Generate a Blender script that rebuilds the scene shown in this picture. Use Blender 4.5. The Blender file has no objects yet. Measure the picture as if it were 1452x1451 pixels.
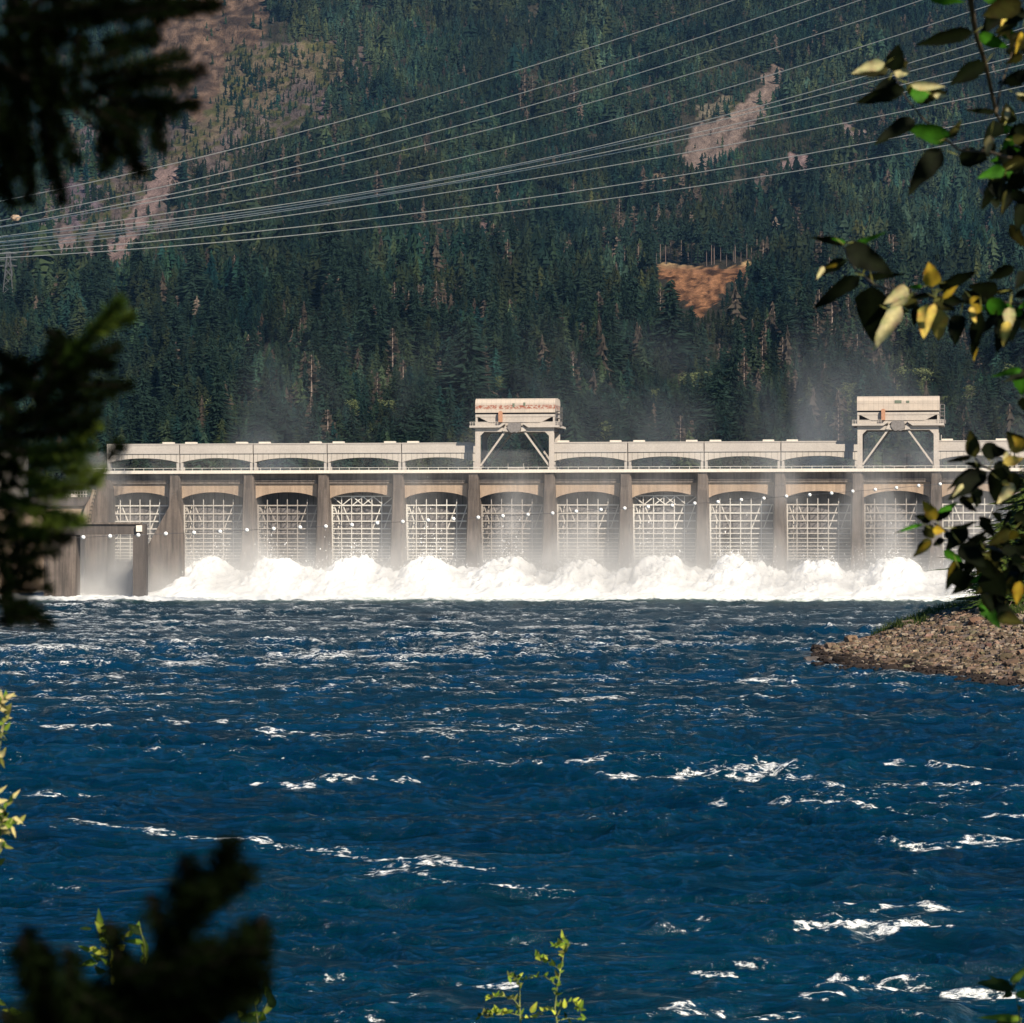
import bpy, math, random
import numpy as np
from mathutils import Vector, Matrix

random.seed(7)
RNG = np.random.default_rng(11)
R = math.radians

# ------------------------------------------------------------------ camera
F = 4740.0          # focal length in photo pixels (photo 1452 wide)
HOR = 774.0         # photo row of the horizon
CAMZ = 12.0
scene = bpy.context.scene
cam_data = bpy.data.cameras.new("camera")
cam = bpy.data.objects.new("camera", cam_data)
scene.collection.objects.link(cam)
scene.camera = cam
cam.location = (0, 0, CAMZ)
cam.rotation_euler = (R(90), 0, 0)
cam_data.sensor_width = 36
cam_data.lens = 36 * F / 1452.0
cam_data.shift_x = 0
cam_data.shift_y = (HOR - 725.5) / 1452.0
cam_data.clip_start = 0.1
cam_data.clip_end = 40000
cam_data.dof.use_dof = True
cam_data.dof.focus_distance = 800
cam_data.dof.aperture_fstop = 14.0

# ------------------------------------------------------------------ world, sun, exposure
SUN = Vector((0.45, -0.70, 0.57)).normalized()       # towards the sun
world = bpy.data.worlds.new("World")
scene.world = world
world.use_nodes = True
wn = world.node_tree
sky = wn.nodes.new("ShaderNodeTexSky")
sky.sky_type = 'NISHITA'
sky.sun_disc = False
sky.sun_elevation = math.asin(SUN.z)
sky.sun_rotation = math.atan2(SUN.x, SUN.y)
sky.air_density = 1.0
sky.dust_density = 0.2
sky.ozone_density = 5.0
hsv = wn.nodes.new("ShaderNodeHueSaturation"); hsv.inputs["Saturation"].default_value = 1.35
wn.links.new(sky.outputs[0], hsv.inputs["Color"]); wn.links.new(hsv.outputs[0], wn.nodes["Background"].inputs[0])
wn.nodes["Background"].inputs[1].default_value = 0.05
sun_data = bpy.data.lights.new("sun", 'SUN')
sun_data.energy = 5.0
sun_data.angle = R(0.5)
sun_data.color = (1.0, 0.89, 0.73)
sun = bpy.data.objects.new("sun", sun_data)
scene.collection.objects.link(sun)
sun.location = (60, -60, 200)
sun.rotation_euler = SUN.to_track_quat('Z', 'Y').to_euler()

scene.view_settings.view_transform = 'Standard'
scene.view_settings.look = 'None'
scene.view_settings.gamma = 1
scene.view_settings.exposure = 0.6
scene.render.engine = 'CYCLES'
cy = scene.cycles
cy.max_bounces = 6
cy.diffuse_bounces = 2
cy.glossy_bounces = 2
cy.transmission_bounces = 3
cy.transparent_max_bounces = 8
cy.volume_bounces = 0
cy.use_denoising = True
cy.volume_max_steps = 256

COL = scene.collection

# ------------------------------------------------------------------ helpers
def P(px, py, Y):
    """point of the place that stands at depth Y and shows at photo pixel px, py"""
    return Vector(((px - 726.0) * Y / F, Y, CAMZ - (py - HOR) * Y / F))

def tag(o, label=None, cat=None, group=None, kind=None):
    if label: o["label"] = label
    if cat: o["category"] = cat
    if group: o["group"] = group
    if kind: o["kind"] = kind
    return o

def empty(name, loc=(0, 0, 0), rz=0.0, parent=None):
    o = bpy.data.objects.new(name, None)
    COL.objects.link(o)
    o.location = loc
    o.rotation_euler = (0, 0, rz)
    o.empty_display_size = 0.2
    if parent: o.parent = parent
    return o

def link_mesh(name, me, parent=None, loc=None):
    o = bpy.data.objects.new(name, me)
    COL.objects.link(o)
    if parent: o.parent = parent
    if loc is not None: o.location = loc
    return o

def np_mesh(name, V, Fc, mat=None, smooth=False, attrs=None):
    """V (n,3), Fc (m,k) with one k"""
    me = bpy.data.meshes.new(name)
    V = np.ascontiguousarray(V, dtype=np.float32)
    Fc = np.ascontiguousarray(Fc, dtype=np.int32)
    k = Fc.shape[1]
    me.vertices.add(len(V)); me.vertices.foreach_set("co", V.ravel())
    me.loops.add(Fc.size); me.loops.foreach_set("vertex_index", Fc.ravel())
    me.polygons.add(len(Fc))
    me.polygons.foreach_set("loop_start", np.arange(0, Fc.size, k, dtype=np.int32))
    me.polygons.foreach_set("use_smooth", np.full(len(Fc), smooth, dtype=bool))
    me.update(calc_edges=True)
    for an, arr in (attrs or {}).items():
        arr = np.ascontiguousarray(arr, dtype=np.float32)
        if arr.ndim == 1:
            a = me.attributes.new(an, 'FLOAT', 'POINT'); a.data.foreach_set("value", arr)
        else:
            if arr.shape[1] == 3: arr = np.hstack([arr, np.ones((len(arr), 1), np.float32)])
            a = me.attributes.new(an, 'FLOAT_COLOR', 'POINT'); a.data.foreach_set("color", np.ascontiguousarray(arr).ravel())
    if mat: me.materials.append(mat)
    return me

class MB:
    """collects boxes, bars, prisms and tubes of one part"""
    def __init__(s): s.v = []; s.f = []
    def add(s, vs, fs):
        n = len(s.v)
        s.v += [tuple(v) for v in vs]
        s.f += [tuple(i + n for i in f) for f in fs]
    def box(s, x0, x1, y0, y1, z0, z1):
        vs = [(x, y, z) for z in (z0, z1) for (x, y) in ((x0, y0), (x1, y0), (x1, y1), (x0, y1))]
        s.add(vs, [(3, 2, 1, 0), (4, 5, 6, 7), (0, 1, 5, 4), (1, 2, 6, 5), (2, 3, 7, 6), (3, 0, 4, 7)])
    def prism(s, poly, y0, y1):
        """poly of (x,z), counter-clockwise seen from -y, extruded y0..y1"""
        n = len(poly)
        vs = [(x, y0, z) for x, z in poly] + [(x, y1, z) for x, z in poly]
        fs = [tuple(range(n)), tuple(range(2 * n - 1, n - 1, -1))]
        for i in range(n):
            j = (i + 1) % n
            fs.append((j, i, i + n, j + n))
        s.add(vs, fs)
    def hprism(s, sections):
        """sections: list of (z, [(x,y),...]) rings stacked upward"""
        n = len(sections[0][1]); vs = []; fs = []
        for z, ring in sections: vs += [(x, y, z) for x, y in ring]
        for k in range(len(sections) - 1):
            for i in range(n):
                j = (i + 1) % n
                fs.append((k * n + i, k * n + j, (k + 1) * n + j, (k + 1) * n + i))
        fs.append(tuple(range(n - 1, -1, -1)))
        fs.append(tuple(range((len(sections) - 1) * n, len(sections) * n)))
        s.add(vs, fs)
    def bar(s, a, b, w, h=None):
        a = Vector(a); b = Vector(b); h = h or w
        d = (b - a).normalized()
        u = d.cross(Vector((0, 0, 1)))
        if u.length < 1e-3: u = Vector((1, 0, 0))
        u.normalize(); v = d.cross(u).normalized()
        vs = [p + u * (sx * w / 2) + v * (sy * h / 2) for p in (a, b) for sx, sy in ((-1, -1), (1, -1), (1, 1), (-1, 1))]
        s.add(vs, [(3, 2, 1, 0), (4, 5, 6, 7), (0, 1, 5, 4), (1, 2, 6, 5), (2, 3, 7, 6), (3, 0, 4, 7)])
    def tube(s, pts, rad, n=6):
        pts = [Vector(p) for p in pts]
        rr = rad if isinstance(rad, (list, tuple)) else [rad] * len(pts)
        vs = []; fs = []
        for i, p in enumerate(pts):
            d = (pts[min(i + 1, len(pts) - 1)] - pts[max(i - 1, 0)]).normalized()
            u = d.cross(Vector((0, 0, 1)))
            if u.length < 1e-3: u = Vector((1, 0, 0))
            u.normalize(); v = d.cross(u)
            for k in range(n):
                a = 2 * math.pi * k / n
                vs.append(p + (u * math.cos(a) + v * math.sin(a)) * rr[i])
        for i in range(len(pts) - 1):
            for k in range(n):
                j = (k + 1) % n
                fs.append((i * n + k, i * n + j, (i + 1) * n + j, (i + 1) * n + k))
        fs.append(tuple(range(n - 1, -1, -1)))
        fs.append(tuple(range((len(pts) - 1) * n, len(pts) * n)))
        s.add(vs, fs)
    def mesh(s, name, mat, smooth=False):
        me = bpy.data.meshes.new(name)
        me.from_pydata(s.v, [], s.f)
        if smooth: me.polygons.foreach_set("use_smooth", [True] * len(me.polygons))
        me.materials.append(mat)
        me.update()
        return me
    def build(s, name, mat, parent=None, smooth=False, loc=None):
        return link_mesh(name, s.mesh(name, mat, smooth), parent, loc)

# value noise
def _hash(ix, iy, seed):
    h = (ix.astype(np.int64) * 374761393 + iy.astype(np.int64) * 668265263 + seed * 1274126177) & 0xFFFFFFFF
    h = ((h ^ (h >> 13)) * 1274126177) & 0xFFFFFFFF
    return ((h ^ (h >> 16)) & 0xFFFFFF) / float(0xFFFFFF)
def vnoise(x, y, seed=0):
    x = np.asarray(x, float); y = np.asarray(y, float)
    ix = np.floor(x); iy = np.floor(y); fx = x - ix; fy = y - iy
    ix = ix.astype(np.int64); iy = iy.astype(np.int64)
    fx = fx * fx * fx * (fx * (fx * 6 - 15) + 10); fy = fy * fy * fy * (fy * (fy * 6 - 15) + 10)
    a = _hash(ix, iy, seed); b = _hash(ix + 1, iy, seed); c = _hash(ix, iy + 1, seed); d = _hash(ix + 1, iy + 1, seed)
    return (a + (b - a) * fx) * (1 - fy) + (c + (d - c) * fx) * fy
def fbm(x, y, oct=4, seed=0, gain=0.5):
    s = 0; a = 1; t = 0
    for i in range(oct):
        s = s + a * vnoise(x * 2 ** i + 17.3 * i, y * 2 ** i - 9.1 * i, seed + i * 31); t += a; a *= gain
    return s / t
def sstep(a, b, x):
    t = np.clip((x - a) / (b - a), 0, 1)
    return t * t * (3 - 2 * t)
def in_poly(px, py, poly):
    c = np.zeros(np.shape(px), bool)
    n = len(poly); j = n - 1
    for i in range(n):
        xi, yi = poly[i]; xj, yj = poly[j]
        if yi != yj:
            m = ((yi > py) != (yj > py)) & (px < (xj - xi) * (py - yi) / (yj - yi) + xi)
            c ^= m
        j = i
    return c
def grid_faces(nr, nc):
    i = np.arange(nr - 1)[:, None] * nc + np.arange(nc - 1)[None]
    return np.stack([i, i + 1, i + nc + 1, i + nc], -1).reshape(-1, 4)

# ------------------------------------------------------------------ materials
def new_mat(name):
    m = bpy.data.materials.new(name); m.use_nodes = True
    nt = m.node_tree
    return m, nt, nt.nodes["Principled BSDF"]
def N(nt, t, **kw):
    n = nt.nodes.new(t)
    for k, v in kw.items():
        if k.startswith("i_"): n.inputs[k[2:].replace("_", " ")].default_value = v
        else: setattr(n, k, v)
    return n
def noise(nt, vec, scale, detail=4, rough=0.55, dist=0.0):
    n = nt.nodes.new("ShaderNodeTexNoise")
    n.inputs["Scale"].default_value = scale; n.inputs["Detail"].default_value = detail
    n.inputs["Roughness"].default_value = rough; n.inputs["Distortion"].default_value = dist
    if vec is not None: nt.links.new(vec, n.inputs["Vector"])
    return n.outputs["Fac"]
def mapping(nt, vec, sc):
    m = nt.nodes.new("ShaderNodeMapping"); m.inputs["Scale"].default_value = sc
    nt.links.new(vec, m.inputs["Vector"]); return m.outputs[0]
def ramp(nt, fac, stops):
    r = nt.nodes.new("ShaderNodeValToRGB")
    e = r.color_ramp.elements
    while len(e) < len(stops): e.new(0.5)
    for el, (p, c) in zip(e, stops):
        el.position = p
        el.color = (c, c, c, 1) if isinstance(c, (int, float)) else (*c, 1)
    nt.links.new(fac, r.inputs[0]); return r.outputs[0]
def math_n(nt, op, a, b=None, clamp=False):
    n = nt.nodes.new("ShaderNodeMath"); n.operation = op; n.use_clamp = clamp
    for i, v in enumerate((a, b)):
        if v is None: continue
        if isinstance(v, (int, float)): n.inputs[i].default_value = v
        else: nt.links.new(v, n.inputs[i])
    return n.outputs[0]
def mix(nt, fac, a, b, mode='MIX'):
    n = nt.nodes.new("ShaderNodeMix"); n.data_type = 'RGBA'; n.blend_type = mode
    for i, v in ((0, fac), (6, a), (7, b)):
        if isinstance(v, (int, float)): n.inputs[i].default_value = v
        elif isinstance(v, tuple): n.inputs[i].default_value = (*v, 1)
        else: nt.links.new(v, n.inputs[i])
    return n.outputs[2]
def bump(nt, bsdf, h, strength=0.5, dist=0.1):
    b = nt.nodes.new("ShaderNodeBump"); b.inputs["Strength"].default_value = strength; b.inputs["Distance"].default_value = dist
    nt.links.new(h, b.inputs["Height"]); nt.links.new(b.outputs[0], bsdf.inputs["Normal"]); return b
def objco(nt):
    return nt.nodes.new("ShaderNodeTexCoord").outputs["Object"]

def concrete(name, base, dark, streak=1.0, joint=0.0, rough=0.9):
    m, nt, b = new_mat(name)
    co = nt.nodes.new("ShaderNodeNewGeometry").outputs["Position"]
    big = noise(nt, co, 0.18, 5)
    st = noise(nt, mapping(nt, co, (1.3, 1.3, 0.07)), 1.0, 5, 0.65)
    fine = noise(nt, co, 2.6, 5, 0.7)
    c = mix(nt, ramp(nt, st, [(0.36, 1.0), (0.62, 0.0)]) , base, dark)
    c2 = mix(nt, 1 - 0.75 * streak, c, base)
    c3 = mix(nt, ramp(nt, big, [(0.3, 0.0), (0.75, 0.45)]), c2, dark)
    c4 = mix(nt, 0.55, c3, ramp(nt, fine, [(0.25, 0.55), (0.75, 1.0)]), 'MULTIPLY')
    if joint:
        sx = nt.nodes.new("ShaderNodeSeparateXYZ"); nt.links.new(objco(nt), sx.inputs[0])
        fr = math_n(nt, 'FRACT', math_n(nt, 'DIVIDE', sx.outputs[0], joint))
        ln = ramp(nt, fr, [(0.0, 0.0), (0.10, 0.45), (0.18, 1.0)])
        c4 = mix(nt, 0.5, c4, ln, 'MULTIPLY')
    nt.links.new(c4, b.inputs["Base Color"])
    b.inputs["Roughness"].default_value = rough
    b.inputs["Specular IOR Level"].default_value = 0.2
    bump(nt, b, fine, 0.4, 0.05)
    return m

def plain(name, col, rough=0.6, metal=0.0, var=0.25, scale=3.0):
    m, nt, b = new_mat(name)
    f = noise(nt, objco(nt), scale, 4, 0.6)
    c = mix(nt, var * 2, col, ramp(nt, f, [(0.3, 0.35), (0.7, 1.0)]), 'MULTIPLY')
    nt.links.new(c, b.inputs["Base Color"])
    b.inputs["Roughness"].default_value = rough; b.inputs["Metallic"].default_value = metal
    b.inputs["Specular IOR Level"].default_value = 0.25
    return m

def vcol_mat(name, attr="tint", rough=0.85, nscale=None, namp=0.5, trans=0.0, spec=0.1, bmp=None):
    m, nt, b = new_mat(name)
    a = N(nt, "ShaderNodeAttribute", attribute_name=attr)
    c = a.outputs["Color"]
    if nscale:
        f = noise(nt, objco(nt), nscale, 5, 0.65)
        c = mix(nt, namp, c, ramp(nt, f, [(0.3, 0.25), (0.7, 1.0)]), 'MULTIPLY')
        if bmp: bump(nt, b, f, 1.0, bmp)
    nt.links.new(c, b.inputs["Base Color"])
    b.inputs["Roughness"].default_value = rough
    b.inputs["Specular IOR Level"].default_value = spec
    if trans:
        t = nt.nodes.new("ShaderNodeBsdfTranslucent"); nt.links.new(c, t.inputs[0])
        ms = nt.nodes.new("ShaderNodeMixShader"); ms.inputs[0].default_value = trans
        nt.links.new(b.outputs[0], ms.inputs[1]); nt.links.new(t.outputs[0], ms.inputs[2])
        nt.links.new(ms.outputs[0], nt.nodes["Material Output"].inputs[0])
    return m
# ================================================================== THE SETTING
M_bed = plain("bed_soil", (0.10, 0.085, 0.06), 0.95)
g = MB(); g.add([(-12000, -6000, -4), (12000, -6000, -4), (12000, 14000, -4), (-12000, 14000, -4)], [(0, 1, 2, 3)])
tag(g.build("ground", M_bed), kind='structure')

# ---------------------------------------------------------------- river
# foam streaks seen in the river (polylines in photo pixels, half width px, strength)
STREAKS = [
    ([(110, 1172), (210, 1180), (290, 1184), (380, 1190), (430, 1203), (520, 1222), (600, 1226), (680, 1240)], 4, 0.9),
    ([(330, 1186), (420, 1198), (520, 1216), (640, 1232), (690, 1236)], 9, 0.42),
    ([(520, 1240), (580, 1238), (620, 1250), (700, 1258), (820, 1264)], 7, 0.5),
    ([(540, 1222), (600, 1220), (655, 1232)], 6, 0.9),
    ([(1012, 1140), (1060, 1146), (1110, 1143), (1150, 1150), (1205, 1152)], 5, 1.0),
    ([(1205, 1150), (1250, 1156), (1320, 1164), (1370, 1162), (1460, 1164)], 5, 1.0),
    ([(1268, 1199), (1310, 1203), (1350, 1198), (1410, 1196), (1480, 1197)], 6.5, 1.3),
    ([(990, 1094), (1040, 1092), (1100, 1088), (1140, 1098)], 11, 0.75),
    ([(1170, 1118), (1230, 1124), (1310, 1122), (1400, 1126), (1470, 1122)], 6, 0.85),
    ([(860, 1100), (900, 1102), (970, 1102)], 5, 1.0),
    ([(760, 1088), (820, 1086), (860, 1080)], 7, 0.7),
    ([(600, 1082), (650, 1086), (720, 1088), (850, 1086)], 5, 0.9),
    ([(1140, 1316), (1190, 1315), (1230, 1319), (1290, 1313), (1340, 1318)], 6, 1.0),
    ([(1180, 1286), (1240, 1292), (1290, 1290), (1400, 1294)], 5, 0.7),
    ([(995, 1388), (1020, 1386), (1060, 1392), (1095, 1392), (1145, 1396)], 6, 0.95),
    ([(1030, 1372), (1070, 1376)], 6, 0.8),
    ([(1165, 1418), (1200, 1412), (1240, 1402), (1280, 1398)], 12, 0.75),
    ([(1290, 1418), (1350, 1424), (1420, 1426), (1480, 1430)], 8, 1.0),
    ([(950, 1440), (1000, 1442), (1060, 1446), (1120, 1450)], 7, 0.7),
    ([(440, 1107), (540, 1106), (600, 1104)], 4, 0.8),
    ([(360, 1112), (400, 1114), (440, 1113)], 5, 0.8),
    ([(10, 1033), (90, 1034), (190, 1032)], 3.5, 1.0),
    ([(210, 1024), (320, 1026)], 3.5, 1.0),
    ([(330, 1034), (460, 1036)], 3, 0.8),
    ([(745, 988), (800, 991), (900, 991)], 3.5, 1.0),
    ([(1055, 966), (1120, 966)], 4, 0.9),
    ([(1265, 1082), (1350, 1084), (1412, 1086)], 4, 0.8),
    ([(740, 1328), (840, 1330), (900, 1332)], 4, 0.4),
    ([(660, 1400), (720, 1402)], 5, 0.8),
    ([(0, 1124), (60, 1123), (134, 1124)], 3.5, 0.9),
    ([(0, 1255), (110, 1262)], 4, 0.4),
    ([(450, 1322), (560, 1326)], 5, 0.35),
    ([(920, 1310), (960, 1316), (1010, 1300)], 5, 0.5),
]
def d_of_row(py): return CAMZ * F / (py - HOR)
def seg_dist(x, y, a, b):
    ax, ay = a; bx, by = b
    t = np.clip(((x - ax) * (bx - ax) + (y - ay) * (by - ay)) / max((bx - ax) ** 2 + (by - ay) ** 2, 1e-9), 0, 1)
    return ax + t * (bx - ax), ay + t * (by - ay)

NR, NCf = 1000, 1240
invY = np.linspace(1 / 48.0, 1 / 815.0, NR)
Yr = 1 / invY
ucore = np.linspace(-0.185, 0.185, NCf)
uside = 0.185 + 1.6 * (np.linspace(0, 1, 36)[1:] ** 2.2)
uu = np.concatenate([-uside[::-1], ucore, uside])
NC = len(uu)
YY = np.repeat(Yr[:, None], NC, 1)
XX = uu[None] * YY
def ridged(x, y, seed, octv=3):
    return 1 - np.abs(2 * fbm(x, y, octv, seed) - 1) * 2
# rough water: long low swells, steep little crests
wx = XX + 1.5 * (fbm(XX / 9, YY / 9, 2, 71) - 0.5) * 4
wy = YY + 1.5 * (fbm(XX / 9, YY / 9, 2, 72) - 0.5) * 4
swell = fbm(wx / 17, wy / 9, 3, 1) - 0.5
chop = ridged(wx / 7.0, wy / 2.9, 5, 3)
chop2 = ridged(wx / 2.7, wy / 1.15, 9, 2)
rip = fbm(wx / 0.95, wy / 0.42, 2, 15) - 0.5
far = sstep(90, 420, YY)
patch = fbm(XX / 46 + 3, YY / 60, 3, 21)
amp = (0.8 + 0.7 * sstep(0.35, 0.7, patch)) * (0.95 + 0.9 * far)
fade2 = 1 - sstep(200, 420, YY); fade3 = 1 - sstep(90, 180, YY)
ZZ = amp * (0.70 * swell + 0.34 * (chop - 0.5) + 0.19 * (chop2 - 0.5) * (0.35 + 0.65 * fade2) + 0.11 * rip * fade3)
ZZ = ZZ - 0.03
# foam field
crest = chop * 0.6 + (swell + 0.5) * 0.5
near_dam = sstep(712, 752, YY + 12 * (fbm(XX / 14, YY / 10, 3, 33) - 0.5))
patch2 = fbm(XX / 20, YY / 34, 3, 44)
leftw = sstep(0.10, -0.12, XX / YY) * sstep(150, 260, YY)      # more broken water towards the left
dens = -0.11 + 0.39 * sstep(110, 400, YY) + 0.10 * leftw + 0.32 * (patch2 - 0.5) - 0.14 * sstep(520, 660, YY)
foam = (crest - 0.78) * 1.9 + dens * 1.25
foam = np.clip(foam, -0.9, 0.66)
sx = XX * F / YY + 726; sy = HOR + CAMZ * F / YY
Xr = XX
for pts, hw, st in STREAKS:
    wp = [((px - 726) * d_of_row(py) / F, d_of_row(py)) for px, py in pts]
    ym = sum(p[1] for p in wp) / len(wp)
    hwx = hw * ym / F * 3.0                       # sideways half width in metres
    hwy = 0.62 * hw * ym * ym / (CAMZ * F)               # half width along the view
    y0 = min(p[1] for p in wp) - 4 * hwy; y1 = max(p[1] for p in wp) + 4 * hwy
    x0 = min(p[0] for p in wp) - 4 * hwx; x1 = max(p[0] for p in wp) + 4 * hwx
    rows = np.where((Yr > y0) & (Yr < y1))[0]
    if len(rows) == 0: continue
    rs = slice(rows[0], rows[-1] + 1)
    X_, Y_ = XX[rs], YY[rs]
    best = np.full(X_.shape, 9.0)
    wmod = 0.25 + 1.5 * fbm(X_ / (3.2 * hwx) + 7, Y_ / (4 * hwy), 3, 63)
    jx = (fbm(X_ / 2.5, Y_ / 4, 3, 61) - 0.5) * 2.2 * hwy
    for a, b in zip(wp[:-1], wp[1:]):
        cx, cyy = seg_dist(X_, Y_ + jx, a, b)
        dd = np.hypot((X_ - cx) / hwx, (Y_ + jx - cyy) / hwy)
        best = np.minimum(best, dd / wmod)
    add = (1 - sstep(0.25, 1.7, best)) * st
    brk = fbm(X_ / (1.6 * hwx), Y_ / (1.2 * hwy), 4, 62, 0.65)
    foam[rs] = np.maximum(foam[rs], np.minimum(-0.32 + add * (0.64 + 1.35 * brk), 0.56))
    ZZ[rs] += 0.10 * add * hwy / 3
foam = np.maximum(foam, -0.3 + 1.9 * near_dam)
wV = np.stack([XX, YY, ZZ], -1).reshape(-1, 3)

M_water, nt, b = new_mat("river_water")
co = objco(nt)
fa = N(nt, "ShaderNodeAttribute", attribute_name="foam").outputs["Fac"]
n1 = noise(nt, mapping(nt, co, (0.6, 0.85, 1.0)), 1.1, 7, 0.74, 0.8)
n2 = noise(nt, mapping(nt, co, (0.6, 0.8, 1.0)), 6.0, 4, 0.75, 0.3)
vor = N(nt, "ShaderNodeTexVoronoi", feature='DISTANCE_TO_EDGE'); vor.inputs["Scale"].default_value = 1.5
wv = nt.nodes.new("ShaderNodeVectorMath"); wv.operation = 'ADD'; nzv = nt.nodes.new("ShaderNodeTexNoise"); nzv.inputs["Scale"].default_value = 1.3; nzv.inputs["Detail"].default_value = 4
nt.links.new(co, nzv.inputs["Vector"]); nt.links.new(mapping(nt, co, (0.7, 1.0, 1.0)), wv.inputs[0]); nt.links.new(nzv.outputs["Color"], wv.inputs[1]); nt.links.new(wv.outputs[0], vor.inputs["Vector"])
vv_ = math_n(nt, 'MULTIPLY', math_n(nt, 'MINIMUM', vor.outputs["Distance"], 0.35), -0.45)
nn = math_n(nt, 'ADD', math_n(nt, 'ADD', math_n(nt, 'MULTIPLY', n1, 0.62), math_n(nt, 'MULTIPLY', n2, 0.38)), math_n(nt, 'ADD', vv_, 0.025))
fsum = math_n(nt, 'ADD', fa, math_n(nt, 'MULTIPLY', math_n(nt, 'SUBTRACT', nn, 0.5), 4.2))
fmask = ramp(nt, fsum, [(0.38, 0.0), (0.72, 1.0)])
fthin = ramp(nt, fsum, [(0.25, 0.0), (0.5, 0.08)])
fm = math_n(nt, 'MAXIMUM', fmask, fthin)
tint = noise(nt, mapping(nt, co, (1.0, 0.6, 1.0)), 0.025, 3)
crs = ramp(nt, math_n(nt, 'ADD', math_n(nt, 'MULTIPLY', fa, 0.55), tint), [(0.12, 0.0), (0.50, 1.0)])
deep = mix(nt, crs, (0.0001, 0.0055, 0.010), (0.0001, 0.0225, 0.0375))  # crests lightened in colour for light through thin water, troughs kept dark
sepw = nt.nodes.new("ShaderNodeSeparateXYZ"); nt.links.new(co, sepw.inputs[0])
gr = ramp(nt, math_n(nt, 'DIVIDE', math_n(nt, 'SUBTRACT', sepw.outputs[1], 690.0), 70.0), [(0.0, 0.0), (0.4, 0.3), (0.85, 1.0)])
deep2 = mix(nt, gr, deep, (0.02, 0.075, 0.055))
foamcol = mix(nt, ramp(nt, n2, [(0.3, 0.0), (0.6, 1.0)]), (0.62, 0.66, 0.68), (0.90, 0.90, 0.86))
c = mix(nt, fm, deep2, foamcol)
nt.links.new(c, b.inputs["Base Color"])
rg = nt.nodes.new("ShaderNodeMapRange"); nt.links.new(fm, rg.inputs[0]); rg.inputs[3].default_value = 0.10; rg.inputs[4].default_value = 0.9
nt.links.new(rg.outputs[0], b.inputs["Roughness"])
b.inputs["IOR"].default_value = 1.33
spc = nt.nodes.new("ShaderNodeMapRange"); nt.links.new(fm, spc.inputs[0]); spc.inputs[3].default_value = 0.0; spc.inputs[4].default_value = 0.05
nt.links.new(spc.outputs[0], b.inputs["Specular IOR Level"])
hb = noise(nt, mapping(nt, co, (1.0, 0.8, 1.0)), 1.7, 6, 0.66, 0.4)
bn = bump(nt, b, hb, 1.0, 0.32)
# mirror part capped: countless ripples too small to see turn grazing reflections back to the open sky
gl = N(nt, "ShaderNodeBsdfGlossy"); gl.inputs["Roughness"].default_value = 0.12; gl.inputs["Color"].default_value = (0.85, 0.95, 1.0, 1)
nt.links.new(bn.outputs[0], gl.inputs["Normal"])
fr_ = N(nt, "ShaderNodeFresnel"); fr_.inputs["IOR"].default_value = 1.33; nt.links.new(bn.outputs[0], fr_.inputs["Normal"])
calm = nt.nodes.new("ShaderNodeMapRange"); nt.links.new(sepw.outputs[1], calm.inputs[0]); calm.inputs[1].default_value = 330; calm.inputs[2].default_value = 600; calm.inputs[3].default_value = 0.60; calm.inputs[4].default_value = 0.16
cap = math_n(nt, 'MULTIPLY', math_n(nt, 'MINIMUM', fr_.outputs[0], calm.outputs[0]), math_n(nt, 'SUBTRACT', 1.0, fm))
mxs = N(nt, "ShaderNodeMixShader"); nt.links.new(cap, mxs.inputs[0]); nt.links.new(b.outputs[0], mxs.inputs[1]); nt.links.new(gl.outputs[0], mxs.inputs[2])
nt.links.new(mxs.outputs[0], nt.nodes["Material Output"].inputs[0])
me = np_mesh("water", wV, grid_faces(NR, NC)[:, ::-1], M_water, True, {"foam": foam.ravel()})
if me.polygons[0].normal.z < 0:
    me.flip_normals()
tag(link_mesh("water", me), kind='structure')
del wV, XX, YY, ZZ, foam, sx, sy, crest, patch, patch2, chop, chop2, swell, rip, wx, wy, amp, dens, leftw, near_dam

# ---------------------------------------------------------------- hillside
VK = [-250, -150, 0, 100, 200, 300, 366, 374, 420, 500, 600, 660, 720]
DK = [5600, 5200, 4700, 4350, 3950, 3480, 3120, 2700, 2450, 2050, 1650, 1400, 1250]
def crest_shift(u): return np.interp(u, [-500, 0, 200, 450, 700, 900, 1060, 1200, 1950], [18, 12, -2, -22, -8, 6, 14, -10, -20])
BLUFF = [(922, 380), (945, 372), (985, 374), (1010, 381), (1040, 380), (1062, 366), (1074, 372), (1050, 398), (1032, 400), (1022, 415), (1010, 440), (988, 455), (978, 432), (952, 418), (942, 400)]
def depth_uv(u, v):
    vs = v - crest_shift(u)
    d = np.interp(vs, VK, DK)
    amp = np.interp(v, [-250, 300, 420, 720], [0.05, 0.035, 0.022, 0.01])
    rel = fbm(u / 210 + 5, v / 130 + 2, 4, 91) - 0.5
    d = d * (1 + amp * 2 * rel)
    return d
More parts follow.
